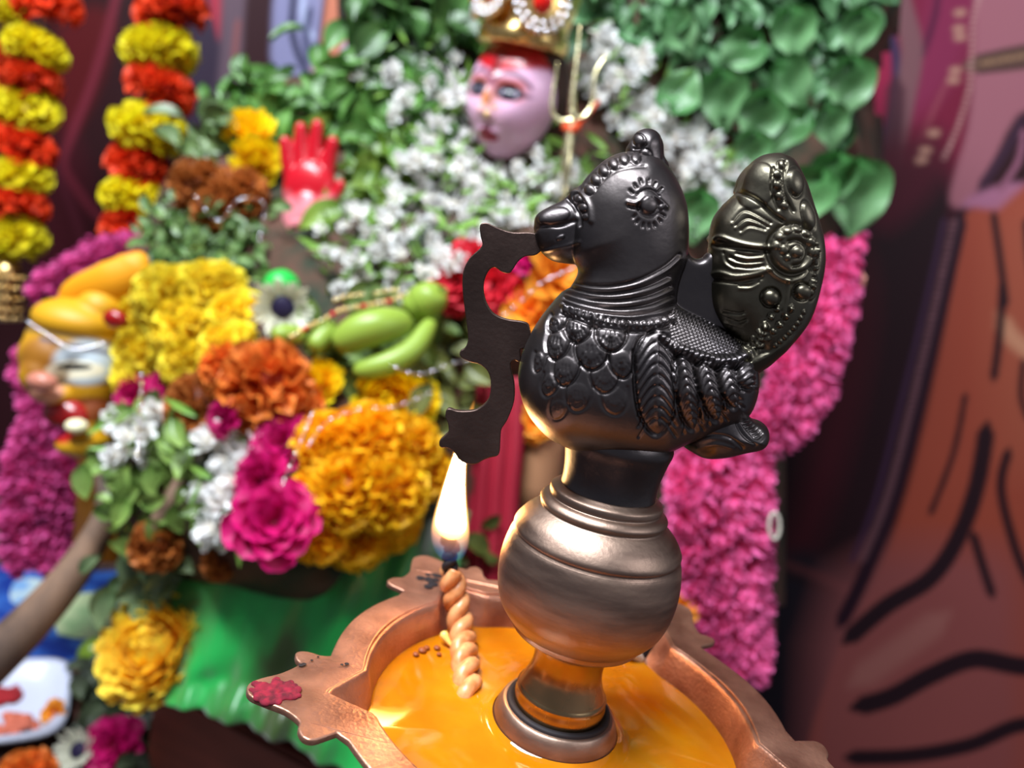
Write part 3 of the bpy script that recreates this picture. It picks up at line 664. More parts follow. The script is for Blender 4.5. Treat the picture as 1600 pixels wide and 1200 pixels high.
# ---- depth of the heap of flowers (distance from the lens)
DC = np.array([(800, 100, .80), (500, 200, .82), (1200, 100, .82), (650, 300, .76), (850, 300, .74), (1050, 200, .78), (600, 430, .70), (330, 290, .76), (330, 380, .72), (300, 490, .66), (120, 560, .68), (580, 530, .64), (400, 600, .60),
               (560, 760, .56), (420, 820, .55), (230, 740, .60), (240, 860, .60), (340, 800, .57), (1200, 250, .78), (1320, 320, .80), (1250, 500, .78), (1150, 800, .72), (1120, 1000, .72), (840, 700, .68), (715, 440, .66), (860, 440, .65),
               (900, 600, .68), (650, 900, .66), (300, 950, .66), (200, 500, .70), (800, 0, .82), (400, 150, .83)])
def dep(x, y):
    w = 1 / (((DC[:, 0] - x) ** 2 + (DC[:, 1] - y) ** 2) + 900.) ** 1.6
    return float((w * DC[:, 2]).sum() / w.sum())
def G(x, y, off=0): return S(x, y, dep(x, y) + off)
def pxm(x, y, off=0): return (dep(x, y) + off) / FPX
heap_poly = np.array([(235, 400), (265, 290), (330, 210), (390, 150), (560, 110), (600, -70), (1372, -70), (1350, 120), (1355, 300), (1300, 340), (1270, 480), (1210, 620), (1180, 1050), (1000, 1100), (560, 1000), (420, 940), (240, 930), (200, 760), (215, 560)], float)
def heap_mesh():
    st_ = 14; xs = np.arange(190, 1390, st_); ys = np.arange(-80, 1110, st_)
    hp = catmull(heap_poly, 4)
    X, Y = np.meshgrid(xs, ys, indexing='ij'); P = np.stack([X.ravel(), Y.ravel()], -1).astype(float)
    ins = inside(P, hp); d, _, _ = seg_dist(P, hp, True); d = np.where(ins, d, 0)
    nx, ny = len(xs), len(ys); V = []
    for (x, y), dd in zip(P, d):
        back = .14 * (1 - min(dd / 70., 1)) ** 2
        V.append(S(x, y, dep(x, y) + .022 + back + .006 * math.sin(x * .05) * math.sin(y * .045)))
    V = np.array(V); idx = np.arange(nx * ny).reshape(nx, ny); I = ins.reshape(nx, ny)
    k = I[:-1, :-1] & I[1:, :-1] & I[:-1, 1:] & I[1:, 1:]
    F = np.stack([idx[:-1, :-1][k], idx[1:, :-1][k], idx[1:, 1:][k], idx[:-1, 1:][k]], -1)
    u = np.unique(F); mp = np.zeros(len(V), int); mp[u] = np.arange(len(u)); return mesh_np('idol_drape', V[u], mp[F])
m_, nt_, b_ = new_mat('dark_drape'); cr, nz = noise_mix(nt_, (.012, .022, .008), (.10, .035, .02), 22, .4, .62)
nt_.links.new(cr.outputs[0], b_.inputs['Base Color']); b_.inputs['Roughness'].default_value = .85
o = link('idol_drape', heap_mesh(), m_); md = o.modifiers.new('thick', 'SOLIDIFY'); md.thickness = .02
tag(o, 'dark green and brown drape under the heap of flowers and leaves', 'drape')

# ---- petals and leaves
def grid_tpl(nu, nv, fn):
    V = [fn(u, v) for v in np.linspace(0, 1, nv) for u in np.linspace(-1, 1, nu)]
    F = [(j * nu + i, j * nu + i + 1, (j + 1) * nu + i + 1, (j + 1) * nu + i) for j in range(nv - 1) for i in range(nu - 1)]
    return np.array(V, float), np.array(F), np.repeat(np.linspace(0, 1, nv), nu)
def frames(dirs, rng, spin=None):
    """local z = dir, random spin around it"""
    d = dirs / np.linalg.norm(dirs, axis=1)[:, None]; n = len(d)
    h = np.where(np.abs(d[:, 2:3]) < .9, np.array([[0, 0, 1.]]), np.array([[1., 0, 0]]))
    x = np.cross(h, d); x /= np.linalg.norm(x, axis=1)[:, None]; y = np.cross(d, x)
    a = rng.uniform(0, 2 * np.pi, n) if spin is None else spin; c, s = np.cos(a)[:, None], np.sin(a)[:, None]
    return np.stack([x * c + y * s, -x * s + y * c, d], -1)
def scatter(tpl, Fr, org, scl, c0, c1, rng, cv=.12):
    V, F, T = tpl; n = len(org); k = len(V)
    W_ = np.einsum('nij,kj->nki', Fr, V) * np.reshape(scl, (-1, 1, 1)) + org[:, None, :]
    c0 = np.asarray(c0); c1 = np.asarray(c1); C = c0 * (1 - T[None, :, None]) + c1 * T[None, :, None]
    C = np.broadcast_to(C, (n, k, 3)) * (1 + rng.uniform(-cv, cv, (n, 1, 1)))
    FF = (F[None] + (np.arange(n) * k)[:, None, None]).reshape(-1, 4)
    return W_.reshape(-1, 3), FF, np.clip(C.reshape(-1, 3), 0, 1)
def merge(ps):
    off = 0; Vs = []; Fs = []; Cs = []
    for V, F, C in ps: Vs.append(V); Fs.append(F + off); Cs.append(C); off += len(V)
    return np.concatenate(Vs), np.concatenate(Fs), np.concatenate(Cs)
def fib(n, maxpol):
    k = np.arange(n) + .5; z = 1 - (1 - math.cos(maxpol)) * k / n; a = math.pi * (1 + 5 ** .5) * k; r = np.sqrt(np.clip(1 - z * z, 0, 1))
    return np.stack([r * np.cos(a), r * np.sin(a), z], -1)
_cache = {}
def core_ball(r, c, squash=1.0):
    V, F = sphere((0, 0, 0), (r, r, r * squash), 12, 8); V = np.array(V); Fq = np.array([f if len(f) == 4 else (f[0], f[1], f[2], f[2]) for f in F])
    return V, Fq, np.tile(c, (len(V), 1))
def finish(name, ps, mat):
    V, F, C = merge(ps); quads = [tuple(dict.fromkeys(f)) for f in F.tolist()]
    me = bpy.data.meshes.new(name); me.from_pydata(V.tolist(), [], quads); me.update()
    me.polygons.foreach_set('use_smooth', np.ones(len(me.polygons), bool)); set_col(me, C); me.materials.append(MAT[mat]); return me
def marigold(key, c0, c1, n=150, ruffle=.16, squash=.8, seed=1):
    if key in _cache: return _cache[key]
    rng = np.random.default_rng(seed)
    tpl = grid_tpl(5, 4, lambda u, v: (u * (.07 + .20 * v), .10 * v * v + ruffle * .5 * math.sin(u * 5) * v, .42 * v - .06 * u * u * v))
    d = fib(n, 2.2) + rng.normal(0, .10, (n, 3)); d /= np.linalg.norm(d, axis=1)[:, None]
    org = d * np.array([.58, .58, .58 * squash]); p = scatter(tpl, frames(d + rng.normal(0, .22, (n, 3)), rng), org, rng.uniform(.85, 1.15, n), lin(c0), lin(c1), rng, .16)
    _cache[key] = finish(key, [core_ball(.62, lin(c0) * .8, squash), p], 'petal'); return _cache[key]
def chrysanthemum(key, c0, c1, n=190, seed=2, w=.055, length=.62, pol=1.9, cc=None, squash=.6, pmin=None):
    if key in _cache: return _cache[key]
    rng = np.random.default_rng(seed)
    tpl = grid_tpl(3, 6, lambda u, v: (u * w * (.5 + 1.1 * math.sin(math.pi * (.12 + .78 * v))), -.28 * v * v + .03 * u * u, length * v))
    d = fib(n, pol) + rng.normal(0, .06, (n, 3)); d /= np.linalg.norm(d, axis=1)[:, None]
    if pmin: a_ = np.arange(n) * 2.4; p_ = rng.uniform(pmin, pol, n); d = np.stack([np.sin(p_) * np.cos(a_), np.sin(p_) * np.sin(a_), np.cos(p_)], -1)
    X = np.cross(np.array([0, 0, 1.]), d); X /= np.linalg.norm(X, axis=1)[:, None] + 1e-9; Yv = np.cross(d, X)
    Fr = np.stack([X, -Yv, d], -1)
    org = d * np.array([.36, .36, .36 * squash]); p = scatter(tpl, Fr, org, rng.uniform(.8, 1.15, n), lin(c0), lin(c1), rng, .14)
    _cache[key] = finish(key, [core_ball(.36, lin(cc or c0) * .8, squash), p], 'petal'); return _cache[key]
def rose(key, c0, c1, n=26, seed=3):
    if key in _cache: return _cache[key]
    rng = np.random.default_rng(seed)
    tpl = grid_tpl(7, 6, lambda u, v: (u * .44 * math.sin(math.pi * (.1 + .62 * v)), .30 * v * v - .26 * u * u * v + .03 * math.sin(u * 7) * v, .85 * v))
    k = np.arange(n); a = k * 2.4; t = .18 + 1.15 * (k / n); d = np.stack([np.sin(t) * np.cos(a), np.sin(t) * np.sin(a), np.cos(t)], -1)
    X = np.cross(np.array([0, 0, 1.]), d); X /= np.linalg.norm(X, axis=1)[:, None] + 1e-9
    Fr = np.stack([X, -np.cross(d, X), d], -1); org = d * (.05 + .22 * (k / n))[:, None]
    _cache[key] = finish(key, [core_ball(.2, lin(c0)), scatter(tpl, Fr, org, .75 + .35 * (k / n), lin(c0), lin(c1), rng, .14)], 'petal'); return _cache[key]
def floret(key, c0, c1, n=9, w=.30, seed=4, length=.75, ruffle=.06, open_=1.0):
    if key in _cache: return _cache[key]
    rng = np.random.default_rng(seed)
    tpl = grid_tpl(5, 5, lambda u, v: (u * w * math.sin(math.pi * (.12 + .74 * v)), -.25 * v * v + ruffle * math.sin(u * 4) * v, length * v))
    k = np.arange(n); a = k * 2.4 + rng.normal(0, .2, n); t = open_ * (.35 + 1.0 * ((k % 3) / 2.)); d = np.stack([np.sin(t) * np.cos(a), np.sin(t) * np.sin(a), np.cos(t)], -1)
    X = np.cross(np.array([0, 0, 1.]), d); X /= np.linalg.norm(X, axis=1)[:, None] + 1e-9
    Fr = np.stack([X, -np.cross(d, X), d], -1)
    tb = tube([(0, 0, -.7), (0, 0, -.2), (0, 0, .1)], [.05, .07, .13], 6); tv = np.array(tb[0]); tf = np.array([f for f in tb[1] if len(f) == 4])
    _cache[key] = finish(key, [(tv, tf, np.tile(lin(c0), (len(tv), 1))), scatter(tpl, Fr, np.zeros((n, 3)), rng.uniform(.85, 1.15, n), lin(c0), lin(c1), rng, .08)], 'petal'); return _cache[key]
LEAF = grid_tpl(5, 7, lambda u, v: (u * .30 * math.sin(math.pi * min(1, .06 + .94 * v ** .8)) ** .8, .16 * abs(u) + .18 * math.sin(v * 2.6), v - .5))
HEART = grid_tpl(9, 10, lambda u, v: (u * .46 * (math.sin(math.pi * v ** .62) ** .8 if 0 < v < 1 else .03), .26 * abs(u) - .22 * v * v + .07 * math.sin(u * 5 + v * 6) + .05 * math.sin(v * 11), v - .5 - .14 * abs(u) * (1 - v) ** 2))
SLIM = grid_tpl(3, 6, lambda u, v: (u * .11 * math.sin(math.pi * (.05 + .95 * v)), .05 * abs(u) + .2 * v * v, v - .3))
def outdir(): return -FW
def place(name, me, x, y, rpx, off=0, face=None, tilt=.45, parent=None, stretch=None, rng=random):
    """flower mesh of unit radius, at a point of the heap, looking out of it"""
    o = link(name, me, None, parent); p = G(x, y, off); r = rpx * pxm(x, y, off)
    d = Vector(face if face is not None else (-FW + np.array([0, 0, .25]))) + Vector((rng.uniform(-tilt, tilt), rng.uniform(-tilt, tilt) * .5, rng.uniform(-tilt, tilt)))
    q = d.to_track_quat('Z', 'Y').to_euler()
    o.location = tuple(map(float, p)); o.rotation_euler = q; o.scale = (r, r, r) if stretch is None else (r * stretch[0], r * stretch[1], r * stretch[2])
    return o
def leaves_obj(name, pts, size, c0, c1, tpl=LEAF, seed=5, cv=.3, out=.9, jit=.012):
    """one bunch: many leaves around given heap points; pts list of (x, y, off)"""
    rng = np.random.default_rng(seed); n = len(pts)
    org = np.array([G(x, y, o_) for x, y, o_ in pts]) + rng.normal(0, jit, (n, 3)) * np.array([1, .6, 1])
    ctr = org.mean(0)
    zdir = rng.normal(0, 1, (n, 3)); zdir -= (zdir @ FW)[:, None] * FW * .75       # leaf length runs across the view
    zdir[:, 2] -= .35; zdir /= np.linalg.norm(zdir, axis=1)[:, None]
    nrm = -FW * out + rng.normal(0, .45, (n, 3)) + np.array([0, 0, .45]); nrm -= (nrm * zdir).sum(1)[:, None] * zdir; nrm /= np.linalg.norm(nrm, axis=1)[:, None]
    Fr = np.stack([np.cross(nrm, zdir), nrm, zdir], -1)
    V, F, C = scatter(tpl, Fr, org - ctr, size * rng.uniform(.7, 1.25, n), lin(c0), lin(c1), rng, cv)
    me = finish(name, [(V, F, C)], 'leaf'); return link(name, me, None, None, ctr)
def pts_in(poly, n, seed, o0=-.02, o1=.015):
    rng = np.random.default_rng(seed); P = np.array(poly, float); out = []
    while len(out) < n:
        q = np.stack([rng.uniform(P[:, 0].min(), P[:, 0].max(), 200), rng.uniform(P[:, 1].min(), P[:, 1].max(), 200)], -1)
        for a in q[inside(q, P)]:
            if len(out) < n: out.append((a[0], a[1], rng.uniform(o0, o1)))
    return out

# ---- leaf bunches
LB = [
 ('leaf_bunch', [(355, 140), (440, 120), (560, 110), (640, 150), (720, 190), (700, 250), (600, 270), (470, 200), (350, 200)], 210, .030, (58, 104, 36), (118, 168, 84), LEAF, 'green leafy branch spreading over the red hand, left of the idol face'),
 ('leaf_bunch', [(500, 200), (610, 210), (640, 320), (560, 370), (500, 330)], 60, .040, (70, 104, 30), (134, 160, 64), LEAF, 'olive green leaves between the red hand and the white flowers'),
 ('leaf_bunch', [(300, 190), (350, 185), (360, 270), (300, 260)], 24, .030, (74, 96, 52), (120, 146, 90), LEAF, 'dull green leaves just left of the small yellow blossoms at the top'),
 ('leaf_bunch', [(545, -40), (770, -40), (770, 110), (660, 140), (580, 110)], 70, .045, (40, 74, 30), (96, 142, 74), LEAF, 'dark green leaves at the top edge, left of the crown'),
 ('leaf_bunch', [(890, -50), (1120, -60), (1370, -50), (1370, 90), (1300, 190), (1120, 200), (1000, 120), (900, 60)], 420, .028, (44, 92, 46), (120, 168, 116), LEAF, 'large bright green leaf bunch at the top right above the white flowers'),
 ('leaf_bunch', [(240, 345), (300, 330), (420, 350), (430, 420), (380, 450), (250, 425)], 260, .016, (54, 90, 34), (128, 156, 92), LEAF, 'small greyish green leaves heaped above the yellow flower cluster'),
 ('leaf_bunch', [(170, 700), (215, 650), (310, 650), (350, 720), (330, 800), (240, 850), (180, 800)], 120, .022, (70, 100, 36), (140, 168, 86), LEAF, 'leafy sprigs below the lion face, beside the white blossoms'),
 ('leaf_bunch', [(190, 900), (250, 870), (340, 890), (350, 950), (280, 990), (180, 970)], 60, .028, (70, 92, 56), (128, 146, 104), LEAF, 'drooping green leaves above the lowest yellow flower'),
 ('leaf_bunch', [(640, 540), (770, 520), (775, 680), (690, 700), (650, 640)], 70, .026, (92, 100, 44), (150, 156, 90), LEAF, 'yellowish green leaves behind the cut brass bracket'),
 ('leaf_bunch', [(440, 520), (520, 480), (700, 430), (760, 520), (600, 600), (480, 590)], 60, .026, (86, 116, 52), (140, 164, 84), LEAF, 'pale green leaves around the green pods'),
 ('leaf_bunch', [(720, 820), (800, 800), (800, 930), (740, 940)], 20, .026, (70, 84, 34), (120, 130, 60), LEAF, 'few olive leaves between the flame and the round brass ball'),
]
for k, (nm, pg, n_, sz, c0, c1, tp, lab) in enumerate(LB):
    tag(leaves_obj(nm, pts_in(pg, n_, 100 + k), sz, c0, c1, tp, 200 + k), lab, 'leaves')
# large heart-shaped leaves, each one its own
hl = [(1068, 140, 46, 2.9), (1130, 165, 52, .3), (1180, 195, 50, -.1), (1235, 140, 50, .9), (1320, 145, 52, .15), (1295, 205, 40, .5), (1230, 215, 42, -.6), (1170, 245, 40, .1), (1262, 320, 40, -.25), (1332, 318, 50, .3), (1300, 290, 36, 0), (1090, 345, 34, 0), (1060, 60, 44, .9), (1150, 90, 44, -.7), (1240, 60, 46, .4), (1340, 60, 40, .1)]
HM = None
for x, y, r, rot in hl:
    if HM is None:
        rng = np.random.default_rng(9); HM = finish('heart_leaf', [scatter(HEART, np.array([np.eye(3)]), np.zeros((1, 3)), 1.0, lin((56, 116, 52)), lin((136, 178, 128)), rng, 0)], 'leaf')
    o = link('heart_leaf', HM); p = G(x, y, -.04); s_ = r * (2.1 if y > 280 else 1.55) * pxm(x, y)
    zd = np.array([math.sin(rot), 0, -math.cos(rot)]); nn = -FW + np.array([random.uniform(-.5, .5), 0, .35]); nn -= (nn @ zd) * zd; nn /= np.linalg.norm(nn)
    R3 = np.stack([np.cross(nn, zd), nn, zd], -1); o.matrix_world = Matrix.Translation(Vector(p)) @ Matrix(R3.tolist()).to_4x4() @ Matrix.Scale(s_, 4)
    if (x, y) == (1332, 318): tag(o, 'largest pale green heart-shaped leaf, lowest on the right beside the brass tail fan', 'leaf')
    elif (x, y) == (1262, 320): tag(o, 'pale green heart-shaped leaf touching the top right of the brass tail fan', 'leaf')
    elif (x, y) == (1090, 345): tag(o, 'narrow green leaf seen in the gap between peacock head and tail fan', 'leaf')
    else:
        where = {(1068, 140): 'leftmost, touching the white flowers', (1130, 165): 'in the lower row, second from the left', (1180, 195): 'above the peacock tail, tip pointing down', (1235, 140): 'in the middle of the bunch, turned sideways', (1320, 145): 'at the right edge, beside the maroon cloth', (1295, 205): 'low at the right edge', (1230, 215): 'low in the middle, tip to the left', (1170, 245): 'lowest, straight above the tail fan', (1300, 290): 'just above the largest lowest leaf', (1060, 60): 'upper left, near the trident', (1150, 90): 'upper middle, tip to the left', (1240, 60): 'near the top edge, right of the middle', (1340, 60): 'in the top right corner'}[(x, y)]
        tag(o, 'heart-shaped green leaf of top right bunch, ' + where, 'leaf')
# ---- white flower garlands: strings of florets with green bits between
WF = floret('white_blossom', (248, 240, 228), (255, 255, 255), 11, .24, 5, .8)
def white_garland(poly, n, seed, rpx, label, green=1.0):
    root = tag(empty('white_flower_garland', G(*np.mean(poly, 0), .02)), label, 'garland')
    bpy.context.view_layer.update()
    inv = np.array(root.location)
    P = pts_in(poly, n, seed, -.035, -.005)
    for x, y, o_ in P:
        f = place('blossom', WF, x, y, rpx * random.uniform(.95, 1.5), o_, tilt=.9, parent=root); f.location = Vector(f.location) - root.location
    g = leaves_obj('green_sprig', pts_in(poly, int(n * 1.9 * green), seed + 1, -.03, .005), .024, (74, 116, 34), (136, 176, 76), SLIM, seed + 2)
    g['kind'] = 'stuff'; g.parent = root; g.location = Vector(g.location) - root.location
white_garland([(560, 110), (640, 80), (740, 90), (740, 250), (660, 240), (590, 200)], 52, 31, 19, 'white flower string hanging left of the idol face')
white_garland([(900, 60), (970, 40), (1040, 120), (1110, 210), (1180, 260), (1130, 330), (1040, 250), (930, 170)], 95, 32, 21, 'thick white flower string running down right from the trident', .35)
white_garland([(620, 235), (730, 246), (800, 250), (870, 225), (900, 215), (930, 290), (840, 360), (700, 330), (600, 290)], 78, 33, 19, 'white flower string wound under the idol chin')
white_garland([(500, 350), (560, 310), (700, 310), (830, 330), (750, 400), (640, 460), (520, 450)], 82, 34, 20, 'lowest white flower string above the green pods')
white_garland([(1060, 240), (1190, 250), (1170, 360), (1080, 360)], 40, 35, 20, 'white flowers in the gap behind the peacock head')
white_garland([(170, 640), (240, 620), (250, 700), (180, 740)], 14, 36, 24, 'pale lilac white blossoms below the lion chin', .5)
white_garland([(325, 680), (430, 650), (440, 720), (350, 770)], 20, 37, 26, 'white flower spray left of the magenta petals', .2)
white_garland([(290, 770), (370, 740), (390, 850), (320, 860)], 18, 38, 26, 'white flower spray left of the big magenta rose', .2)

# ---- marigold strings hanging on the left
RED_M = lambda: marigold('red_marigold', (186, 22, 8), (240, 78, 34), 120, .2, .62, 21)
YEL_M = lambda: marigold('yellow_marigold', (222, 190, 0), (252, 240, 40), 120, .2, .62, 22)
def mg_garland(pts, dpt, label):
    root = tag(empty('marigold_garland', S(pts[0][0], pts[0][1], dpt)), label, 'garland')
    P = []
    for x, y, kind, r in pts:
        o = link('marigold', (RED_M() if kind == 'r' else YEL_M()), None, root); p = S(x, y, dpt); P.append(p)
        o.location = Vector(p) - root.location; s_ = r * dpt / FPX; o.scale = (s_ * 1.12, s_ * 1.12, s_ * 1.05)
        o.rotation_euler = (random.uniform(-.5, .2), random.uniform(-.35, .35), random.uniform(0, 6))
    P = [P[0] + np.array([.005, 0, .25])] + P
    o = link('string', mesh_np('string', *tube(np.array(P) - np.array(root.location), .0012, 6)), MAT['string'], root)
MAT['string'] = plain('white_string', (.5, .45, .38), .8)
mg_garland([(75, -50, 'y', 44), (72, 8, 'r', 46), (57, 78, 'y', 42), (47, 128, 'r', 42), (42, 170, 'y', 44), (38, 226, 'r', 42), (32, 274, 'y', 42), (28, 322, 'r', 40), (24, 372, 'y', 42)], .86, 'hanging string of alternating yellow and red marigolds, nearest the left edge')
mg_garland([(275, -60, 'y', 48), (268, 22, 'r', 50), (250, 80, 'y', 52), (252, 140, 'r', 48), (236, 205, 'y', 54), (216, 258, 'r', 42), (212, 312, 'y', 46), (204, 358, 'r', 42)], .84, 'hanging string of alternating yellow and red marigolds ending above the pink garland')
mg_garland([(-2, -40, 'y', 34), (0, 18, 'y', 34), (-24, 80, 'r', 30), (-20, 130, 'y', 30)], .92, 'string of marigolds cut by the left edge behind the nearer string')
# golden tassel under the first string
t = tag(empty('gold_tassel', S(10, 430, .86)), 'golden beaded tassel hanging under the marigold string at the left edge', 'tassel')
MAT['gold'] = metal('gold_foil', (.62, .36, .10), (.92, .66, .30), .28, 200)
pr = [(.002, .02), (.012, .015), (.016, .005), (.017, -.03), (.019, -.045), (.014, -.05), (.002, -.05)]
link('tassel_cup', mesh_np('tassel_cup', *lathe(pr, 32)), MAT['gold'], t)
bd = [sphere((.0185 * math.cos(a), .0185 * math.sin(a), z), .0028, 8, 6) for z in (.0, -.012, -.024, -.036, -.046) for a in np.arange(0, 6.28, .42)]
link('beads', mesh_np('beads', *join(bd)), MAT['gold'], t)

# ---- pink garlands
PF = lambda: floret('pink_floret', (200, 20, 100), (252, 120, 184), 14, .34, 6, .8, .12)
PF2 = lambda: floret('dusky_pink_floret', (160, 20, 96), (236, 96, 170), 14, .34, 7, .8, .12)
def pink(pathpx, rpx, n, offs, label, mesh, sd):
    rnd = random.Random(sd); root = tag(empty('pink_garland', S(*offs(0, pathpx))), label, 'garland')
    A = catmull([(x, y) for x, y, w in pathpx], 6, False); Wd = catmull([(w, 0) for x, y, w in pathpx], 6, False)[:, 0]
    L_ = np.r_[0, np.cumsum(np.hypot(*np.diff(A, axis=0).T))]; dd = catmull([(d, 0) for d in offs(None, pathpx)], 6, False)[:, 0]
    for k in range(n):
        t_ = (k + .5) / n * L_[-1]; x = np.interp(t_, L_, A[:, 0]); y = np.interp(t_, L_, A[:, 1]); w = np.interp(t_, L_, Wd); d = np.interp(t_, L_, dd)
        a = k * 2.4; ox = math.cos(a) * w * .72; oz = math.sin(a) * w * .72
        p = S(x + ox, y + rnd.uniform(-8, 8), d - abs(math.sin(a * .5)) * w * .6 * d / FPX)
        o = link('floret', mesh, None, root); o.location = Vector(p) - root.location; s_ = rpx * d / FPX * rnd.uniform(.85, 1.2); o.scale = (s_,) * 3
        v = Vector((math.cos(a) * .9, -1.0 + rnd.uniform(-.3, .3), rnd.uniform(-.5, .6))); o.rotation_euler = v.to_track_quat('Z', 'Y').to_euler()
    c = np.array([S(x, y, d_ + .012) for (x, y), d_ in zip(A, dd)]) - np.array(root.location)
    o = link('garland_core', mesh_np('garland_core', *tube(c, Wd * .55 * .66 / FPX, 10)), MAT['pinkcore'], root)
MAT['pinkcore'] = plain('pink_core', lin((140, 12, 70)), .8)
def depths(vals): return lambda k, P: (vals if k is None else (P[0][0], P[0][1], vals[0]))
pink([(1305, 385, 30), (1285, 460, 45), (1262, 560, 52), (1235, 640, 52), (1180, 690, 48)], 30, 70, depths([.72, .69, .67, .66, .66]), 'upper run of pink garland coming down behind the brass tail fan', PF(), 1)
pink([(1120, 700, 78), (1125, 790, 88), (1130, 880, 74), (1145, 960, 56), (1160, 1050, 30)], 31, 98, depths([.66, .64, .64, .64, .64]), 'wide lower run of pink garland right of the brass ball', PF(), 2)
pink([(250, 375, 28), (190, 392, 36), (130, 420, 38), (85, 450, 34)], 28, 44, depths([.80, .80, .80, .80]), 'pink garland arching above the lion head', PF2(), 3)
pink([(55, 560, 26), (80, 640, 36), (60, 720, 44), (60, 800, 52), (62, 880, 40)], 28, 80, depths([.80, .79, .78, .78, .78]), 'pink garland hanging behind the lion face at the left', PF2(), 4)
pink([(130, 700, 40), (160, 780, 34)], 28, 18, depths([.79, .79]), 'short dusky pink garland end under the lion chin', PF2(), 5)

# ---- single flowers of the heap
YC = lambda: chrysanthemum('yellow_chrysanthemum', (240, 160, 0), (254, 226, 80), 280, 41, .075, .50)
YC2 = lambda: chrysanthemum('golden_chrysanthemum', (224, 128, 0), (252, 186, 16), 230, 42, .06)
YM = lambda: marigold('amber_marigold', (240, 140, 0), (255, 200, 26), 170, .2, .8, 43)
YM2 = lambda: marigold('lemon_marigold', (240, 190, 0), (254, 232, 70), 170, .2, .8, 44)
OM = lambda: marigold('orange_marigold', (204, 66, 6), (246, 140, 56), 110, .3, .7, 45)
BM = lambda: marigold('dried_marigold', (128, 58, 16), (196, 116, 52), 110, .3, .7, 46)
WD = lambda: chrysanthemum('white_aster', (200, 200, 176), (250, 250, 230), 40, 47, .045, .62, 1.5, (50, 40, 80), .40, 1.1)
def flowers(name, mesh, cat, items, group=None, glabel=None):
    for it in items:
        x, y, r, lab = it[:4]; off = it[4] if len(it) > 4 else -.02
        o = place(name, mesh, x, y, r, off)
        tag(o, lab or glabel, cat, group if not lab else None)
flowers('yellow_chrysanthemum', YM2(), 'flower', [(x, y, r, 'fluffy lemon yellow flower, ' + w + ' of the cluster by the lion') for x, y, r, w in ((270, 470, 62, 'top left bloom'), (330, 460, 58, 'topmost right bloom'), (372, 500, 50, 'rightmost bloom'), (300, 520, 62, 'middle bloom'), (228, 500, 48, 'leftmost bloom'), (235, 560, 56, 'lower left bloom'), (300, 570, 50, 'bottom bloom above the magenta petals,'), (360, 545, 48, 'lower right bloom'), (210, 590, 36, 'smallest and lowest bloom'))])
flowers('golden_marigold', YM(), 'flower', [(x, y, r, 'golden ruffled flower, ' + w + ' of the big cluster left of the flame') for x, y, r, w in ((515, 700, 58, 'top left bloom'), (575, 690, 62, 'top middle bloom'), (635, 700, 56, 'top right bloom'), (665, 740, 44, 'bloom nearest the flame,'), (540, 770, 66, 'centre left bloom'), (605, 770, 66, 'centre right bloom'), (500, 830, 52, 'bottom left bloom'), (560, 835, 58, 'bottom middle bloom'), (615, 820, 44, 'bottom right bloom'), (480, 770, 36, 'small leftmost bloom'))])
flowers('yellow_blossom', chrysanthemum('loose_yellow', (250, 176, 0), (255, 226, 24), 60, 50, .13, .75, 1.6), 'flower', [(610, 620, 52, 'loose yellow blossom on top of the golden cluster, under the green pods'), (648, 625, 36, 'smaller loose yellow blossom beside the leaves behind the bracket'), (500, 600, 36, 'small yellow daisy with a dark centre right of the orange marigold'), (392, 212, 38, 'upper of two small yellow blossoms on the leafy branch'), (400, 254, 38, 'lower of two small yellow blossoms on the leafy branch')])
flowers('orange_marigold', OM(), 'flower', [(415, 605, 78, 'largest orange red marigold in the middle of the heap'), (352, 572, 40, 'pale orange marigold behind the largest orange one'), (462, 630, 44, 'reddish orange marigold at the right of the largest orange one')])
flowers('dried_marigold', BM(), 'flower', [(312, 635, 54, 'brownish orange marigold left of the large orange one'), (310, 290, 46, 'left of two dried brown orange marigolds above the small leaves'), (372, 306, 48, 'right of two dried brown orange marigolds above the small leaves'), (340, 330, 40, 'dried marigold sunk into the small greyish leaves'), (246, 852, 44, 'dried orange flower above the drooping leaves at lower left'), (345, 880, 30, 'dried orange flower beneath the lower white spray')])
flowers('yellow_chrysanthemum', YC(), 'flower', [(248, 1018, 98, 'largest yellow chrysanthemum at the lower left of the green cloth', -.03), (338, 998, 62, 'pale yellow chrysanthemum leaning on the largest one', -.03), (328, 958, 34, 'small orange yellow bloom behind the lower left chrysanthemums', -.01)])
flowers('white_aster', WD(), 'flower', [(442, 480, 52, 'white aster with a dark centre beside a green ball', -.05)])
flowers('magenta_rose', rose('magenta_rose', (140, 0, 50), (206, 14, 110)), 'flower', [(428, 820, 64, 'largest magenta rose beside the golden flowers', -.035), (446, 700, 48, 'magenta rose above the largest magenta rose', -.03), (415, 752, 44, 'magenta rose between the white sprays', -.03), (215, 620, 34, 'dark magenta petals under the yellow cluster', -.01), (265, 605, 30, 'purple magenta petals below the yellow cluster, right of the lion', -.01), (355, 655, 30, 'narrow magenta petals below the orange marigold', -.04)])
flowers('red_rose', rose('red_rose', (150, 8, 20), (232, 46, 66), 24, 61), 'flower', [(722, 440, 48, 'red rose half behind the cut brass bracket', -.01), (738, 405, 32, 'small red rose above the one behind the bracket', -.01), (775, 448, 44, 'peach pink flower framed by the bracket opening', -.02)])
flowers('orange_lily', rose('orange_lily', (214, 84, 0), (250, 170, 50), 16, 62), 'flower', [(865, 440, 60, 'orange lily behind the brass beak', -.02), (830, 490, 46, 'orange lily lower behind the peacock breast', -.02), (840, 660, 30, 'orange petals behind the stem of the lamp', -.02), (1064, 950, 26, 'small orange flower behind the rim, right of the brass ball', -.10)])
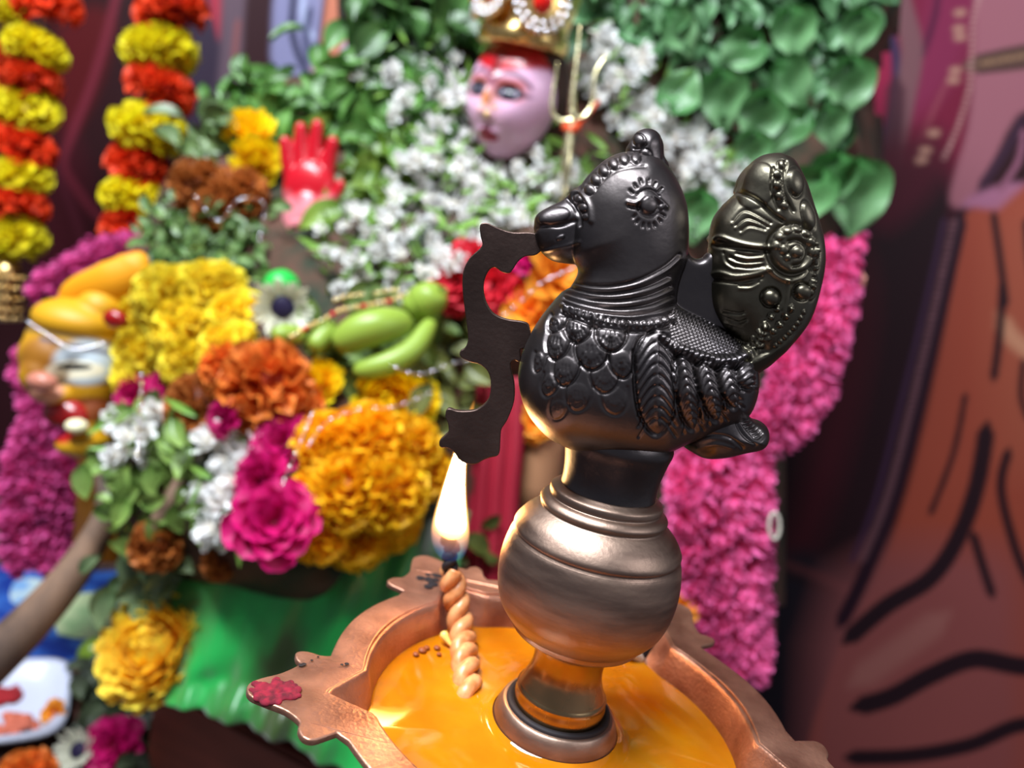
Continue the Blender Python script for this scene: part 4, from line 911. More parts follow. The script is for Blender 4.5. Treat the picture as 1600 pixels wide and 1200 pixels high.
flowers('magenta_petal_flower', rose('magenta_rose', (140, 0, 50), (206, 14, 110)), 'flower', [(835, 412, 34, 'magenta flower seen just under the brass beak', -.02)])

m_, nt_, b_ = new_mat('platform_wood'); cr, nz = noise_mix(nt_, (.05, .03, .028), (.09, .055, .045), 9, stretch=(4, 1, 1)); nt_.links.new(cr.outputs[0], b_.inputs['Base Color']); b_.inputs['Roughness'].default_value = .5
tag(link('platform', box_mesh('platform', -1.3, .03, .20, .93, FLOOR, TAB), m_), 'low dark platform carrying the offerings, blue cloth and white tray', 'platform')

# ================================================================== idol, lion and offerings
def remap(me, fn):
    n = len(me.vertices); v = np.empty(n * 3, np.float32); me.vertices.foreach_get('co', v); v = v.reshape(-1, 3).astype(float)
    set_col(me, fn(v)); me.polygons.foreach_set('use_smooth', np.ones(len(me.polygons), bool)); return me
def gs(a, b, c): return np.exp(-((a / b) ** 2 + (c[0] / c[1]) ** 2))
def idol_face():
    nu, nv = 170, 150; ph = np.linspace(-math.pi, math.pi, nu, endpoint=False); th = np.linspace(-math.pi / 2 + .01, math.pi / 2 - .01, nv)
    PH, TH = np.meshgrid(ph, th, indexing='ij'); x = np.sin(PH) * np.cos(TH); y = -np.cos(PH) * np.cos(TH); z = np.sin(TH)
    front = np.clip(-y, 0, 1) > .05; X = x; Z = z
    w = np.where(front, 1., 0.) * np.clip(-y * 3, 0, 1)
    g = lambda cx, cz, sx, sz: np.exp(-((X - cx) / sx) ** 2 - ((Z - cz) / sz) ** 2)
    taper = 1 - .22 * np.clip(-z, 0, 1) ** 1.5
    D = .22 * g(0, -.12, .085, .26) + .24 * g(0, -.34, .12, .10) + .09 * g(.11, -.37, .06, .06) + .09 * g(-.11, -.37, .06, .06) \
        - .13 * g(.38, .03, .22, .14) - .13 * g(-.38, .03, .22, .14) + .10 * g(.38, .01, .15, .08) + .10 * g(-.38, .01, .15, .08) \
        + .11 * g(0, -.60, .22, .05) + .13 * g(0, -.72, .18, .055) - .06 * g(0, -.66, .26, .02) - .06 * g(0, -.52, .10, .04) + .13 * g(0, -.93, .20, .10) + .07 * g(.44, -.34, .24, .22) + .07 * g(-.44, -.34, .24, .22) + .04 * g(0, .22, .5, .08)
    yy = y * .88 - D * w
    V = np.stack([(x * taper * .045).ravel(), (yy * .042).ravel(), (z * .055).ravel()], -1)
    c = np.tile(lin((214, 168, 196)), (nu * nv, 1)); Xf, Zf, wf = X.ravel(), Z.ravel(), w.ravel()
    def b(m, col): m = np.clip(m, 0, 1) * (wf > .02); c[:] = c * (1 - m[:, None]) + lin(col) * m[:, None]
    sm = lambda v: np.clip(v, 0, 1)
    b(.6 * np.exp(-((Xf - 0) / .25) ** 2 - ((Zf + .2) / .2) ** 2), (236, 176, 160))
    for s in (-1, 1): b(.95 * np.exp(-((Xf - s * .38) / .30) ** 4 - ((Zf - .08) / .17) ** 4), (196, 80, 50))
    b(sm((Zf - .40 + .12 * np.cos(Xf * 2.6)) / .10), (176, 16, 26)); b(np.exp(-((Xf) / .12) ** 4 - ((Zf - .42) / .28) ** 4), (120, 4, 14)); b(np.exp(-((Xf) / .06) ** 2 - ((Zf - .12) / .05) ** 2), (120, 30, 60))
    b(np.exp(-((Xf) / .10) ** 2 - ((Zf + .12) / .13) ** 2), (236, 140, 30))
    for s in (-1, 1):
        u = Xf * s; br = .33 - 1.1 * (u - .38) ** 2; b(np.exp(-((Zf - br) / .030) ** 2) * (u > .08) * (u < .78), (34, 16, 40))
        e = ((u - .39) / .25) ** 2 + ((Zf - .02 - .03 * u) / .115) ** 2; b(sm((1.25 - e) * 6), (28, 14, 28)); b(sm((.55 - e) * 6), (190, 180, 200)); b(sm((1 - ((u - .38) / .13) ** 2 - ((Zf - .03) / .12) ** 2) * 6), (22, 22, 40))
        b(np.exp(-((u - .70) / .10) ** 2 - ((Zf - .03) / .03) ** 2), (40, 16, 30))
        b(np.exp(-((u - .09) / .04) ** 2 - ((Zf + .43) / .03) ** 2), (90, 30, 50))
    l = (Xf / .29) ** 2 + ((Zf + .66 + .25 * Xf ** 2) / .10) ** 2; b(sm((1 - l) * 5), (160, 14, 46)); b(np.exp(-((Zf + .66) / .016) ** 2) * (np.abs(Xf) < .24), (50, 4, 20))
    idx = np.arange(nu * nv).reshape(nu, nv); nx_ = np.roll(idx, -1, 0)
    F = np.stack([idx[:, :-1].ravel(), nx_[:, :-1].ravel(), nx_[:, 1:].ravel(), idx[:, 1:].ravel()], -1)
    me = mesh_np('idol_face', V, F); set_col(me, c); return me
idol = tag(empty('idol', S(800, 155, .72)), 'painted idol face with red forehead and crown, wrapped in white flowers', 'idol')
f = link('face', idol_face(), MAT['paint'], idol); idol.rotation_euler = (math.radians(4), math.radians(3), math.radians(-30))
MAT['idolpaint'] = MAT['paint']
MAT['lionpaint'] = colmat('matt_paint', .5, 0, 0, .4)
MAT['silver'] = metal('silver_stones', (.75, .74, .76), (.95, .94, .97), .18, 300)
MAT['red_gem'] = plain('red_gem', (.75, .01, .005), .08, .8)
MAT['hair'] = plain('dark_hair', lin((58, 34, 26)), .7)
MAT['goldbright'] = metal('crown_gold', (.80, .48, .14), (.95, .70, .30), .3, 200)
hr = sphere((0, .014, .010), (.046, .040, .054), 32, 20)
link('hair', mesh_np('hair', *hr), MAT['hair'], idol)
link('crown', mesh_np('crown', *lathe([(.0395, .043), (.0415, .045), (.0415, .056), (.039, .058), (.039, .066), (.042, .08), (.046, .10), (.044, .12), (.03, .14), (.004, .15)], 48)), MAT['goldbright'], idol)
def rosette(ax, z, R0, name='crown_rosette'):
    a = math.radians(ax); base = np.array([math.sin(a) * .045, -math.cos(a) * .045, z]); n = np.array([math.sin(a), -math.cos(a), .1]); n /= np.linalg.norm(n); u = np.cross(n, [0, 0, 1]); u /= np.linalg.norm(u); w = np.cross(u, n)
    disc = [(0.0005, -.004), (R0 * .9, -.004), (R0, -.001), (R0 * .9, .002), (R0 * .5, .003), (.0005, .004)]
    V, F = lathe(disc[::-1], 28); V = np.array(V); V = base + V[:, :1] * u + V[:, 1:2] * w + V[:, 2:3] * n
    o = link(name, mesh_np(name, V, F), MAT['goldbright'], idol)
    bs = []
    for rr_, m in ((R0 * .92, 20), (R0 * .68, 14)):
        for k in range(m):
            q = 2 * math.pi * k / m; bs.append(sphere(base + rr_ * (u * math.cos(q) + w * math.sin(q)) + n * .003, R0 * .115, 8, 6))
    link('white_stones', mesh_np('white_stones', *join(bs)), MAT['silver'], o)
    link('red_stone', mesh_np('red_stone', *sphere(base + n * .004, (R0 * .32, R0 * .32, R0 * .42), 14, 10)), MAT['red_gem'], o)
rosette(-14, .080, .022); rosette(46, .078, .026); rosette(-62, .078, .018)
tk = sphere((.010, -.049, -.020), .0028, 10, 8); link('nose_ring', mesh_np('nose_ring', *join([tk, sphere((.0145, -.046, -.014), .0018, 8, 6), sphere((.009, -.0485, -.021), .0018, 8, 6)])), MAT['goldbright'], idol)

# trident
tri = tag(empty('trident', S(893, 200, .66)), 'small brass trident standing before the white flowers, right of the idol face', 'trident')
O = np.array(tri.location)
MAT['brass'] = metal('polished_brass', (.66, .56, .30), (.86, .78, .48), .25, 150)
def rel(pts, d=.66): return np.array([S(x, y, d) for x, y in pts]) - O
def rpx(r, d=.66): return np.array(r) * d / FPX
link('shaft', mesh_np('shaft', *tube(rel([(880, 330), (881, 300), (884, 285), (885, 268), (886, 240), (890, 212), (894, 190), (898, 172)]), rpx([5, 5, 4, 8, 9, 7, 6, 5]), 14)), MAT['brass'], tri)
link('prong', mesh_np('prong', *tube(catmull(rel([(896, 186), (894, 160), (899, 110), (904, 70), (906, 38)]), 4, False), np.linspace(7, 1.2, 17) * .66 / FPX, 12)), MAT['brass'], tri)
link('prong', mesh_np('prong', *tube(catmull(rel([(897, 186), (880, 190), (864, 178), (862, 155), (868, 118), (871, 96)]), 4, False), np.linspace(5.5, 1.2, 21) * .66 / FPX, 12)), MAT['brass'], tri)
link('prong', mesh_np('prong', *tube(catmull(rel([(897, 186), (914, 182), (926, 160), (928, 130), (932, 110), (948, 86)]), 4, False), np.linspace(5.5, 1.2, 21) * .66 / FPX, 12)), MAT['brass'], tri)
MAT['thread'] = plain('red_thread', lin((206, 70, 26)), .8)
link('red_thread', mesh_np('red_thread', *join([tube(rel([(880, 196), (892, 205), (905, 196)]), rpx([6, 8, 6]), 10), tube(rel([(900, 200), (920, 178), (936, 158)]), rpx([4, 3, 2]), 8)])), MAT['thread'], tri)

# idol hand, palm raised
hd = .735; hc = S(482, 300, hd)
def H(x, y, f=0): return S(x, y, hd - f) - hc
hand_parts = [sphere(H(484, 300), (.026, .014, .030), 24, 16), sphere(H(478, 340), (.022, .016, .030), 24, 16), tube([H(474, 350), H(472, 400), H(476, 440)], [.016, .015, .016], 16)]
for pts in ([(458, 285), (450, 250), (446, 222)], [(474, 280), (470, 236), (470, 200)], [(492, 280), (493, 232), (496, 196)], [(508, 288), (514, 250), (520, 222)]):
    P_ = catmull([H(x, y, .004 * k) for k, (x, y) in enumerate(pts)], 4, False); hand_parts.append(tube(P_, np.linspace(.0085, .0058, len(P_)), 12)); hand_parts.append(sphere(P_[-1], .0058, 10, 8))
P_ = catmull([H(504, 325, .006), H(522, 308, .012), H(532, 288, .014)], 4, False); hand_parts += [tube(P_, np.linspace(.0075, .0048, len(P_)), 12), sphere(P_[-1], .0049, 10, 8)]
hm = fuse('idol_hand', hand_parts, .0011, 5)
def handcol(v):
    p = pj(v + hc); t = np.clip((p[:, 1] - 296) / 26 + .2 * np.sin(p[:, 0] * .2), 0, 1)[:, None]; u = np.clip((p[:, 1] - 345) / 40, 0, 1)[:, None]
    return (lin((190, 16, 34)) * (1 - t) + lin((232, 140, 150)) * t) * (1 - u) + lin((176, 96, 66)) * u
o = link('idol_hand', remap(hm, handcol), MAT['paint'], None, hc); tag(o, 'raised idol hand with red painted palm and fingers among the green leaves', 'hand')

# lion head
ld = .665; lc = S(120, 590, ld)
def LQ(x, y, f=0): return S(x, y, ld - f) - lc
def le(x, y, rx, ry, rz, f=0): return sphere(LQ(x, y, f), (rx * ld / FPX, rz * ld / FPX, ry * ld / FPX), 32, 20)
parts = [le(118, 536, 72, 50, 62), le(150, 590, 40, 70, 50), le(88, 556, 52, 44, 52, .010), le(66, 584, 30, 34, 34, .022), le(84, 612, 34, 20, 34, .018), le(150, 650, 30, 50, 40), le(136, 690, 32, 26, 40, .010), le(112, 694, 22, 16, 26, .018), le(122, 500, 66, 34, 60, .004), le(160, 480, 36, 30, 40)]
lm = fuse('lion_head', parts, .0013, 26)
def lioncol(v):
    p = pj(v + lc); c = np.tile(lin((206, 150, 20)), (len(p), 1))
    def b(m, col): m = np.clip(m, 0, 1); c[:] = c * (1 - m[:, None]) + lin(col) * m[:, None]
    e = lambda cx, cy, rx, ry: 1 - ((p[:, 0] - cx) / rx) ** 2 - ((p[:, 1] - cy) / ry) ** 2
    b(e(64, 560, 44, 44) * 1.6, (150, 96, 20)); b(e(70, 610, 34, 26) * 2.5, (202, 138, 110)); b(e(148, 640, 60, 22) * 2.4, (128, 60, 20))
    b(np.exp(-((p[:, 1] - (516 + .18 * (p[:, 0] - 60))) / 5) ** 2) * (p[:, 0] > 40), (104, 82, 50)); b(np.exp(-((p[:, 1] - 598) / 4) ** 2) * (p[:, 0] > 70), (74, 60, 30))
    b(e(134, 566, 58, 40) * 2.2, (176, 188, 196)); b(e(118, 578, 50, 16) * 3, (226, 218, 190)); b(e(116, 573, 30, 6) * 4, (30, 26, 26)); b(np.exp(-((p[:, 1] - (528 + .22 * (p[:, 0] - 60))) / 4) ** 2) * (p[:, 0] > 62), (90, 84, 96)); b(e(96, 662, 30, 34) * 3, (196, 26, 20)); return c
lion = tag(empty('lion_head', lc), 'yellow painted lion head with white eyes and open red mouth, at the left', 'statue')
hd_ = link('head', remap(lm, lioncol), MAT['lionpaint'], lion)
def lp(name, V, F, mat, parent=None): return link(name, mesh_np(name, V, F), mat, parent or lion)
MAT['eyewhite'] = plain('pale_blue_white_paint', lin((206, 214, 220)), .2, .6); MAT['black'] = plain('black_paint', (.008, .008, .01), .25); MAT['lionred'] = plain('red_paint', lin((150, 14, 14)), .25, .6); MAT['lionorange'] = plain('orange_paint', lin((226, 150, 10)), .55); MAT['nosepink'] = plain('pink_paint', lin((190, 120, 100)), .3); MAT['cream'] = plain('cream_paint', lin((240, 232, 190)), .25)
lp('mouth', *le(112, 645, 40, 28, 34, .012), MAT['lionred']); lp('tooth', *le(120, 666, 16, 11, 16, .034), MAT['cream']); lp('nose', *le(66, 596, 22, 14, 16, .046), MAT['nosepink'])
ep = catmull([LQ(98, 470, .0), LQ(130, 452, .0), LQ(175, 440, .0), LQ(212, 424, -.006), LQ(236, 398, -.012)], 5, False)
EV, EF = tube(np.array(ep), np.interp(np.linspace(0, 1, len(ep)), [0, .15, .5, .8, 1], [.003, .010, .017, .016, .005]), 20)
EV = np.array(EV); EV[:, 1] *= .6; ear = lp('ear', EV, EF, MAT['lionorange'])
lp('ear_inner', *le(146, 450, 30, 9, 10, .006), MAT['lionred'], ear)
lp('ear_gem', *le(180, 498, 18, 14, 12, .035), MAT['lionred'])
lp('neck', *tube([LQ(160, 640, -.03), LQ(190, 720, -.05), LQ(170, 860, -.06)], [.03, .035, .03], 20), MAT['lionorange'])

# branch
MAT['wood'] = metal('weathered_wood', lin((86, 68, 58)), lin((150, 116, 92)), .7, 30, stretch=(1, 1, .25), met=0, bump=.3)
bp_ = catmull([S(-60, 1075, .60), S(20, 1000, .61), S(90, 925, .62), S(140, 855, .63), S(168, 790, .64), S(160, 730, .65)], 6, False)
tag(link('branch', mesh_np('branch', *tube(bp_, np.interp(np.linspace(0, 1, len(bp_)), [0, .3, .6, 1], [.020, .016, .012, .007]) , 16)), MAT['wood']), 'grey brown wooden branch leaning diagonally at the lower left', 'branch')
b2 = catmull([S(235, 830, .575), S(262, 790, .575), S(285, 750, .58)], 5, False)
tag(link('branch', mesh_np('branch', *tube(b2, [.006] * len(b2), 10)), MAT['wood']), 'short grey twig among the leaves above the dried orange flower', 'branch')

# low box and green cloth
A_ = S(236, 1088, .66); B_ = S(560, 1210, .58); zt = .5 * (A_[2] + B_[2]); A_[2] = B_[2] = zt
ax = (B_ - A_); ax[2] = 0; ln = np.linalg.norm(ax); ax /= ln; bk = np.array([-ax[1], ax[0], 0])
cs = [A_, B_, B_ + bk * .22, A_ + bk * .22]
bm = bmesh.new(); lo_ = [bm.verts.new((c[0], c[1], TAB)) for c in cs]; hi_ = [bm.verts.new((c[0], c[1], zt)) for c in cs]
bm.faces.new(lo_[::-1]); bm.faces.new(hi_)
for k in range(4): bm.faces.new([lo_[k], lo_[(k + 1) % 4], hi_[(k + 1) % 4], hi_[k]])
bmesh.ops.bevel(bm, geom=bm.edges[:], offset=.004, segments=3, affect='EDGES'); me = bpy.data.meshes.new('wooden_stool'); bm.to_mesh(me); bm.free()
m_, nt_, b_ = new_mat('terracotta_wood'); cr, nz = noise_mix(nt_, lin((96, 44, 34)), lin((126, 60, 46)), 20, stretch=(.3, .3, 2)); nt_.links.new(cr.outputs[0], b_.inputs['Base Color']); b_.inputs['Roughness'].default_value = .5
tag(link('wooden_box', me, m_), 'low reddish brown wooden box under the green cloth', 'box')
top = catmull([(250, 900, .64), (360, 860, .60), (480, 850, .60), (600, 800, .61), (680, 775, .62), (735, 800, .63)], 10, False); bot = catmull([(232, 1092, .585), (300, 1108, .575), (380, 1132, .565), (455, 1166, .553), (540, 1215, .54), (640, 1270, .53)], 10, False)
nU, nV = 150, 60; Vv = []
for i_ in range(nU):
    t = i_ / (nU - 1); a = np.array([np.interp(t, np.linspace(0, 1, len(top)), top[:, k]) for k in range(3)]); b = np.array([np.interp(t, np.linspace(0, 1, len(bot)), bot[:, k]) for k in range(3)])
    for j_ in range(nV):
        s_ = j_ / (nV - 1); q = a * (1 - s_) + b * s_; p = S(*q); f_ = .0035 * math.sin(t * 34 + s_ * 3) * (.3 + s_) + .002 * math.sin(t * 71 - s_ * 5) * s_ + .003 * math.sin(s_ * 12 + t * 6)
        Vv.append(p - FW * f_ + np.array([0, 0, -.018 * math.sin(math.pi * s_) ** 2]))
idx = np.arange(nU * nV).reshape(nU, nV); Fq = np.stack([idx[:-1, :-1].ravel(), idx[1:, :-1].ravel(), idx[1:, 1:].ravel(), idx[:-1, 1:].ravel()], -1)
m_, nt_, b_ = new_mat('green_satin'); cr, nz = noise_mix(nt_, lin((46, 66, 20)), lin((16, 150, 62)), 9, .44, .60, stretch=(1.6, .8, .8), detail=3); nt_.links.new(cr.outputs[0], b_.inputs['Base Color']); b_.inputs['Roughness'].default_value = .34; b_.inputs['Sheen Weight'].default_value = .4  # dark olive patches paint in the shadow of the flowers on plain green
o = link('green_cloth', mesh_np('green_cloth', Vv, Fq), m_); md = o.modifiers.new('thick', 'SOLIDIFY'); md.thickness = .0012; md.offset = 1
tag(o, 'shiny green cloth draped over the brown box behind the copper rim', 'cloth')

# things on the floor at lower left
def floor_patch(name, px, col1, col2, label, cat, z, thick=.0015, scale=25):
    P_ = np.array([onZ(x, y, z)[:2] for x, y in px]); me = flat_plate(name, [catmull(P_, 3)], thick / 2, thick * .2)
    m_, nt_, b_ = new_mat(name); cr, nz = noise_mix(nt_, lin(col1), lin(col2), scale, .42, .58); nt_.links.new(cr.outputs[0], b_.inputs['Base Color']); b_.inputs['Roughness'].default_value = .5
    return tag(link(name, me, m_, None, (0, 0, z)), label, cat)
floor_patch('floor_cloth', [(-120, 880), (60, 895), (300, 900), (420, 1000), (400, 1130), (270, 1190), (180, 1100), (-160, 1180)], (16, 48, 132), (50, 100, 180), 'blue patterned plastic cloth spread on the floor at lower left', 'cloth', TAB + .002)
floor_patch('paper', [(108, 935), (180, 930), (190, 990), (90, 990)], (160, 196, 140), (206, 222, 170), 'pale green paper on the blue cloth beside the branch', 'paper', TAB + .005)
floor_patch('paper', [(30, 905), (90, 915), (70, 950), (18, 940)], (120, 160, 206), (190, 206, 200), 'pale blue paper on the blue cloth behind the branch', 'paper', TAB + .005)
floor_patch('mat', [(-140, 1040), (130, 1045), (200, 1130), (240, 1290), (-140, 1290)], (44, 26, 22), (76, 44, 36), 'dark brown mat under the white tray', 'mat', TAB + .005, .004)
# white tray
PC = onZ(-16, 1114, TAB + .010); tray = []
K = 64
prof = [(.0, .002), (.040, .002), (.052, .004), (.060, .014), (.066, .016), (.072, .015), (.071, .012), (.063, .008), (.055, .0), (.0, .0)]
V = []; 
for r, z in prof:
    for k in range(K):
        a = 2 * math.pi * k / K; q = 1 / (abs(math.cos(a)) ** 5 + abs(math.sin(a)) ** 5) ** .2; V.append((max(r, .0005) * q * math.cos(a), max(r, .0005) * q * math.sin(a), z))
F = [(i * K + k, i * K + (k + 1) % K, (i + 1) * K + (k + 1) % K, (i + 1) * K + k) for i in range(len(prof) - 1) for k in range(K)]
MAT['white'] = plain('white_ceramic', (.52, .54, .66), .3)
o = link('white_tray', mesh_np('white_tray', V, F), MAT['white'], None, PC); o.rotation_euler = (0, 0, .5); o.scale = (.90, .90, 1); tag(o, 'white rounded square tray holding red powder at the lower left edge', 'tray')
def lump(px, py, rpx_, z, col, name, label, cat, kind=None, seed=1, flat=.5):
    rng = np.random.default_rng(seed); c = onZ(px, py, z); s_ = rpx_ * (c - CAM) @ FW / FPX
    me = fuse(name, [sphere(rng.normal(0, .42, 3) * s_ * np.array([1, 1, flat * .4]) + np.array([0, 0, s_ * flat * .4]), s_ * rng.uniform(.18, .42) * np.array([1, 1, flat]), 10, 8) for _ in range(26)], s_ * .06, 2)
    me.polygons.foreach_set('use_smooth', np.ones(len(me.polygons), bool))
    m_, nt_, b_ = new_mat(name); cr, nz = noise_mix(nt_, lin(col) * .75, lin(col), 200); nt_.links.new(cr.outputs[0], b_.inputs['Base Color']); b_.inputs['Roughness'].default_value = .9
    return tag(link(name, me, m_, None, c), label, cat, None, kind)
lump(14, 1092, 26, TAB + .012, (150, 16, 26), 'red_powder', 'deep red powder heaped in the white tray', 'powder', 'stuff', 1)
lump(24, 1138, 30, TAB + .012, (200, 104, 80), 'peach_paste', 'peach coloured paste in the white tray', 'paste', 'stuff', 2)
def on_floor(name, me, x, y, r, label, cat, z=TAB + .03, lift=.6):
    c = onZ(x, y, z); s_ = r * float((c - CAM) @ FW) / FPX; o = link(name, me); o.location = tuple(c); o.scale = (s_,) * 3; d = Vector(-FW) + Vector((random.uniform(-.3, .3), 0, lift)); o.rotation_euler = d.to_track_quat('Z', 'Y').to_euler(); return tag(o, label, cat)
on_floor('orange_petals', rose('orange_lily', (214, 84, 0), (250, 170, 50), 16, 62), 88, 1114, 20, 'orange petals lying on the rim of the white tray', 'flower', TAB + .022)
on_floor('orange_marigold', OM(), 40, 1222, 50, 'orange and yellow marigold cut by the bottom edge at the left', 'flower')
on_floor('white_aster', WD(), 122, 1172, 36, 'small white flower near the bottom edge, right of the tray', 'flower')
on_floor('magenta_petals', rose('magenta_rose', (140, 0, 50), (206, 14, 110)), 180, 1168, 44, 'dark magenta petals at the bottom edge beside the brown box', 'flower')
MAT['lime'] = plain('green_lime', lin((98, 122, 30)), .35); MAT['pod'] = plain('green_pod', lin((138, 164, 60)), .38); MAT['greenball'] = plain('bright_green', lin((36, 180, 70)), .35)
c = onZ(146, 1024, TAB + .022); tag(link('lime', mesh_np('lime', *join([sphere((0, 0, 0), (.016, .016, .018), 24, 16), tube([(0, 0, .016), (0, .001, .021)], [.003, .0015], 8)])), MAT['lime'], None, c), 'green lime on the blue cloth left of the yellow chrysanthemum', 'fruit')
c = onZ(176, 1112, TAB + .012); tag(link('pod', mesh_np('pod', *tube(catmull([(-.03, 0, 0), (-.015, 0, .004), (.01, 0, .004), (.03, 0, 0)], 4, False), [.002, .006, .009, .01, .011, .011, .011, .011, .010, .008, .006, .004, .002], 14)), MAT['lime'], None, c), 'dull green pod on the dark floor left of the brown box', 'pod')
tag(leaves_obj('leaf_bunch', [], .02, (0, 0, 0), (0, 0, 0)), 'x', 'x') if False else None
def floor_leaves(pg, n, label, seed, c0=(30, 34, 24), c1=(84, 96, 70)):
    rng = np.random.default_rng(seed); pts = [onZ(x, y, TAB + .014 + o_) for x, y, o_ in pts_in(pg, n, seed, 0, .02)]; org = np.array(pts); ctr = org.mean(0)
    zd = rng.normal(0, 1, (n, 3)) * np.array([1, 1, .25]); zd /= np.linalg.norm(zd, axis=1)[:, None]; nn = np.array([0, -.3, 1.]) + rng.normal(0, .35, (n, 3)); nn -= (nn * zd).sum(1)[:, None] * zd; nn /= np.linalg.norm(nn, axis=1)[:, None]
    V, F, C = scatter(LEAF, np.stack([np.cross(nn, zd), nn, zd], -1), org - ctr, .034 * rng.uniform(.7, 1.2, n), lin(c0), lin(c1), rng, .3); tag(link('leaf_litter', finish('leaf_litter', [(V, F, C)], 'leaf'), None, None, ctr), label, 'leaves')
floor_leaves([(150, 1060), (250, 1080), (300, 1200), (180, 1230), (130, 1140)], 50, 'withered dark leaves between the white tray and the brown box', 71)
floor_leaves([(100, 1040), (200, 1030), (190, 1080), (120, 1080)], 14, 'few dark green leaves under the lime', 72)

# pods and beads
def pod(pts, rad, label, mat='pod'):
    P_ = catmull([G(x, y, -.045) for x, y in pts], 8, False); t = np.linspace(0, 1, len(P_)); R_p = rad * pxm(pts[0][0], pts[0][1], -.045) * np.sqrt(np.clip(1 - (2 * t - 1) ** 2, .004, 1)) ** .75
    c = P_.mean(0); V_, F_ = tube(P_ - c, R_p, 18); st_ = tube([P_[-1] - c, P_[-1] - c + np.array([.004, 0, .003])], [.0016, .001], 8)
    o = link('green_pod', mesh_np('green_pod', V_, F_), MAT[mat], None, c); link('stalk', mesh_np('stalk', *st_), MAT['lime'], o); tag(o, label, 'pod')
pod([(525, 542), (560, 520), (600, 508), (640, 506)], 30, 'largest plump green pod below the white flowers')
pod([(552, 580), (600, 570), (645, 545), (676, 500)], 20, 'curved slender green pod, lowest of the pods')
pod([(638, 492), (655, 478), (672, 466), (686, 452)], 30, 'rounded green pod at the upper right of the pods')
pod([(486, 545), (505, 525), (520, 505)], 18, 'short green pod left of the largest one')
pod([(425, 525), (450, 522), (478, 528)], 16, 'small green pod under the white aster')
tag(link('green_ball', mesh_np('green_ball', *sphere((0, 0, 0), .016, 24, 16)), MAT['greenball'], None, G(440, 450, -.02)), 'bright green ball behind the white aster', 'ball')
def strand(name, pts, off, nb, rb, mats, label, cat, wire=.0004, d=None):
    P_ = np.array([(S(x, y, d) if d else G(x, y, off)) for x, y in pts]); P_ = catmull(P_, 8, False); c = P_[0].copy(); root = tag(empty(name, c), label, cat); L_ = np.r_[0, np.cumsum(np.linalg.norm(np.diff(P_, axis=0), axis=1))]
    link('thread', mesh_np('thread', *tube(P_ - c, wire, 6)), MAT['silver'] if 'silver' in mats else MAT['string'], root)
    base_ = {k: None for k in mats}
    for k in range(nb):
        m_ = mats[k % len(mats)]; t_ = (k + .5) / nb * L_[-1]; p = np.array([np.interp(t_, L_, P_[:, i]) for i in range(3)]) - c
        if base_[m_] is None: me = mesh_np('bead', *sphere((0, 0, 0), rb, 12, 8)); me.materials.append(MAT[m_]); base_[m_] = me
        link('bead', base_[m_], None, root, p)
strand('bead_necklace', [(452, 528), (480, 512), (505, 500), (530, 486), (570, 478), (610, 470), (640, 458)], -.06, 22, .0021, ['goldbright', 'brass', 'goldbright', 'red_gem', 'goldbright'], 'string of gold and red beads above the largest green pod', 'necklace')
strand('bead_necklace', [(520, 470), (550, 462), (590, 458), (625, 452)], -.06, 16, .0018, ['goldbright', 'brass'], 'short row of tiny gold beads under the white flowers', 'necklace')
strand('silver_tinsel', [(908, 410), (886, 424), (850, 440), (815, 470), (782, 498)], -.09, 9, .0014, ['silver'], 'thin silver tinsel with beads between beak and bracket', 'tinsel')
strand('silver_tinsel', [(775, 545), (740, 560), (700, 570), (655, 585), (610, 570)], -.08, 9, .0014, ['silver'], 'thin silver tinsel across the leaves left of the bracket', 'tinsel')
strand('silver_tinsel', [(480, 700), (510, 660), (560, 640), (620, 635), (680, 610)], -.07, 10, .0014, ['silver'], 'thin silver tinsel crossing the golden flowers', 'tinsel')
strand('silver_tinsel', [(440, 760), (470, 690), (490, 640)], -.07, 6, .0014, ['silver'], 'thin silver tinsel over the magenta roses', 'tinsel')
strand('silver_tinsel', [(222, 580), (220, 620), (217, 660), (214, 720)], -.09, 10, .0015, ['silver', 'brass'], 'vertical beaded tinsel over the yellow cluster beside the lion', 'tinsel')
strand('silver_tinsel', [(300, 300), (340, 345), (372, 312), (412, 318), (404, 380)], -.06, 8, .0015, ['silver'], 'thin silver tinsel over the dried marigolds and small leaves', 'tinsel')
strand('silver_tinsel', [(40, 500), (70, 520), (115, 545), (165, 535)], -.1, 6, .0014, ['silver', 'brass'], 'short silver tinsel hanging over the lion brow', 'tinsel')

# background bits behind the lamp
MAT['redcloth'] = plain('dark_red_cloth', lin((150, 22, 44)), .6)
P_ = [S(x, y, d) for x, y, d in ((782, 590, .655), (778, 700, .65), (770, 800, .65), (765, 940, .65))]
Vv = []; 
for i_, p in enumerate(catmull(np.array(P_), 6, False)):
    for j_ in range(14): Vv.append(p + RT * (j_ / 13 - .5) * .042 + FW * .004 * math.sin(j_ * 1.6))
m_n = len(Vv) // 14; idx = np.arange(len(Vv)).reshape(m_n, 14); Fq = np.stack([idx[:-1, :-1].ravel(), idx[:-1, 1:].ravel(), idx[1:, 1:].ravel(), idx[1:, :-1].ravel()], -1)
o = link('red_cloth', mesh_np('red_cloth', Vv, Fq), MAT['redcloth']); md = o.modifiers.new('t', 'SOLIDIFY'); md.thickness = .0015
tag(o, 'dark red cloth hanging behind the flame', 'cloth')
MAT['clay'] = plain('pale_clay', lin((178, 128, 92)), .6)
c = S(848, 700, .68); zz = c[2]
tag(link('clay_pot', mesh_np('clay_pot', *lathe([(.004, -.06), (.018, -.058), (.021, -.03), (.019, .0), (.021, .03), (.017, .05), (.012, .052), (.004, .052)], 32)), MAT['clay'], None, c), 'pale clay jar behind the stem of the lamp', 'jar')
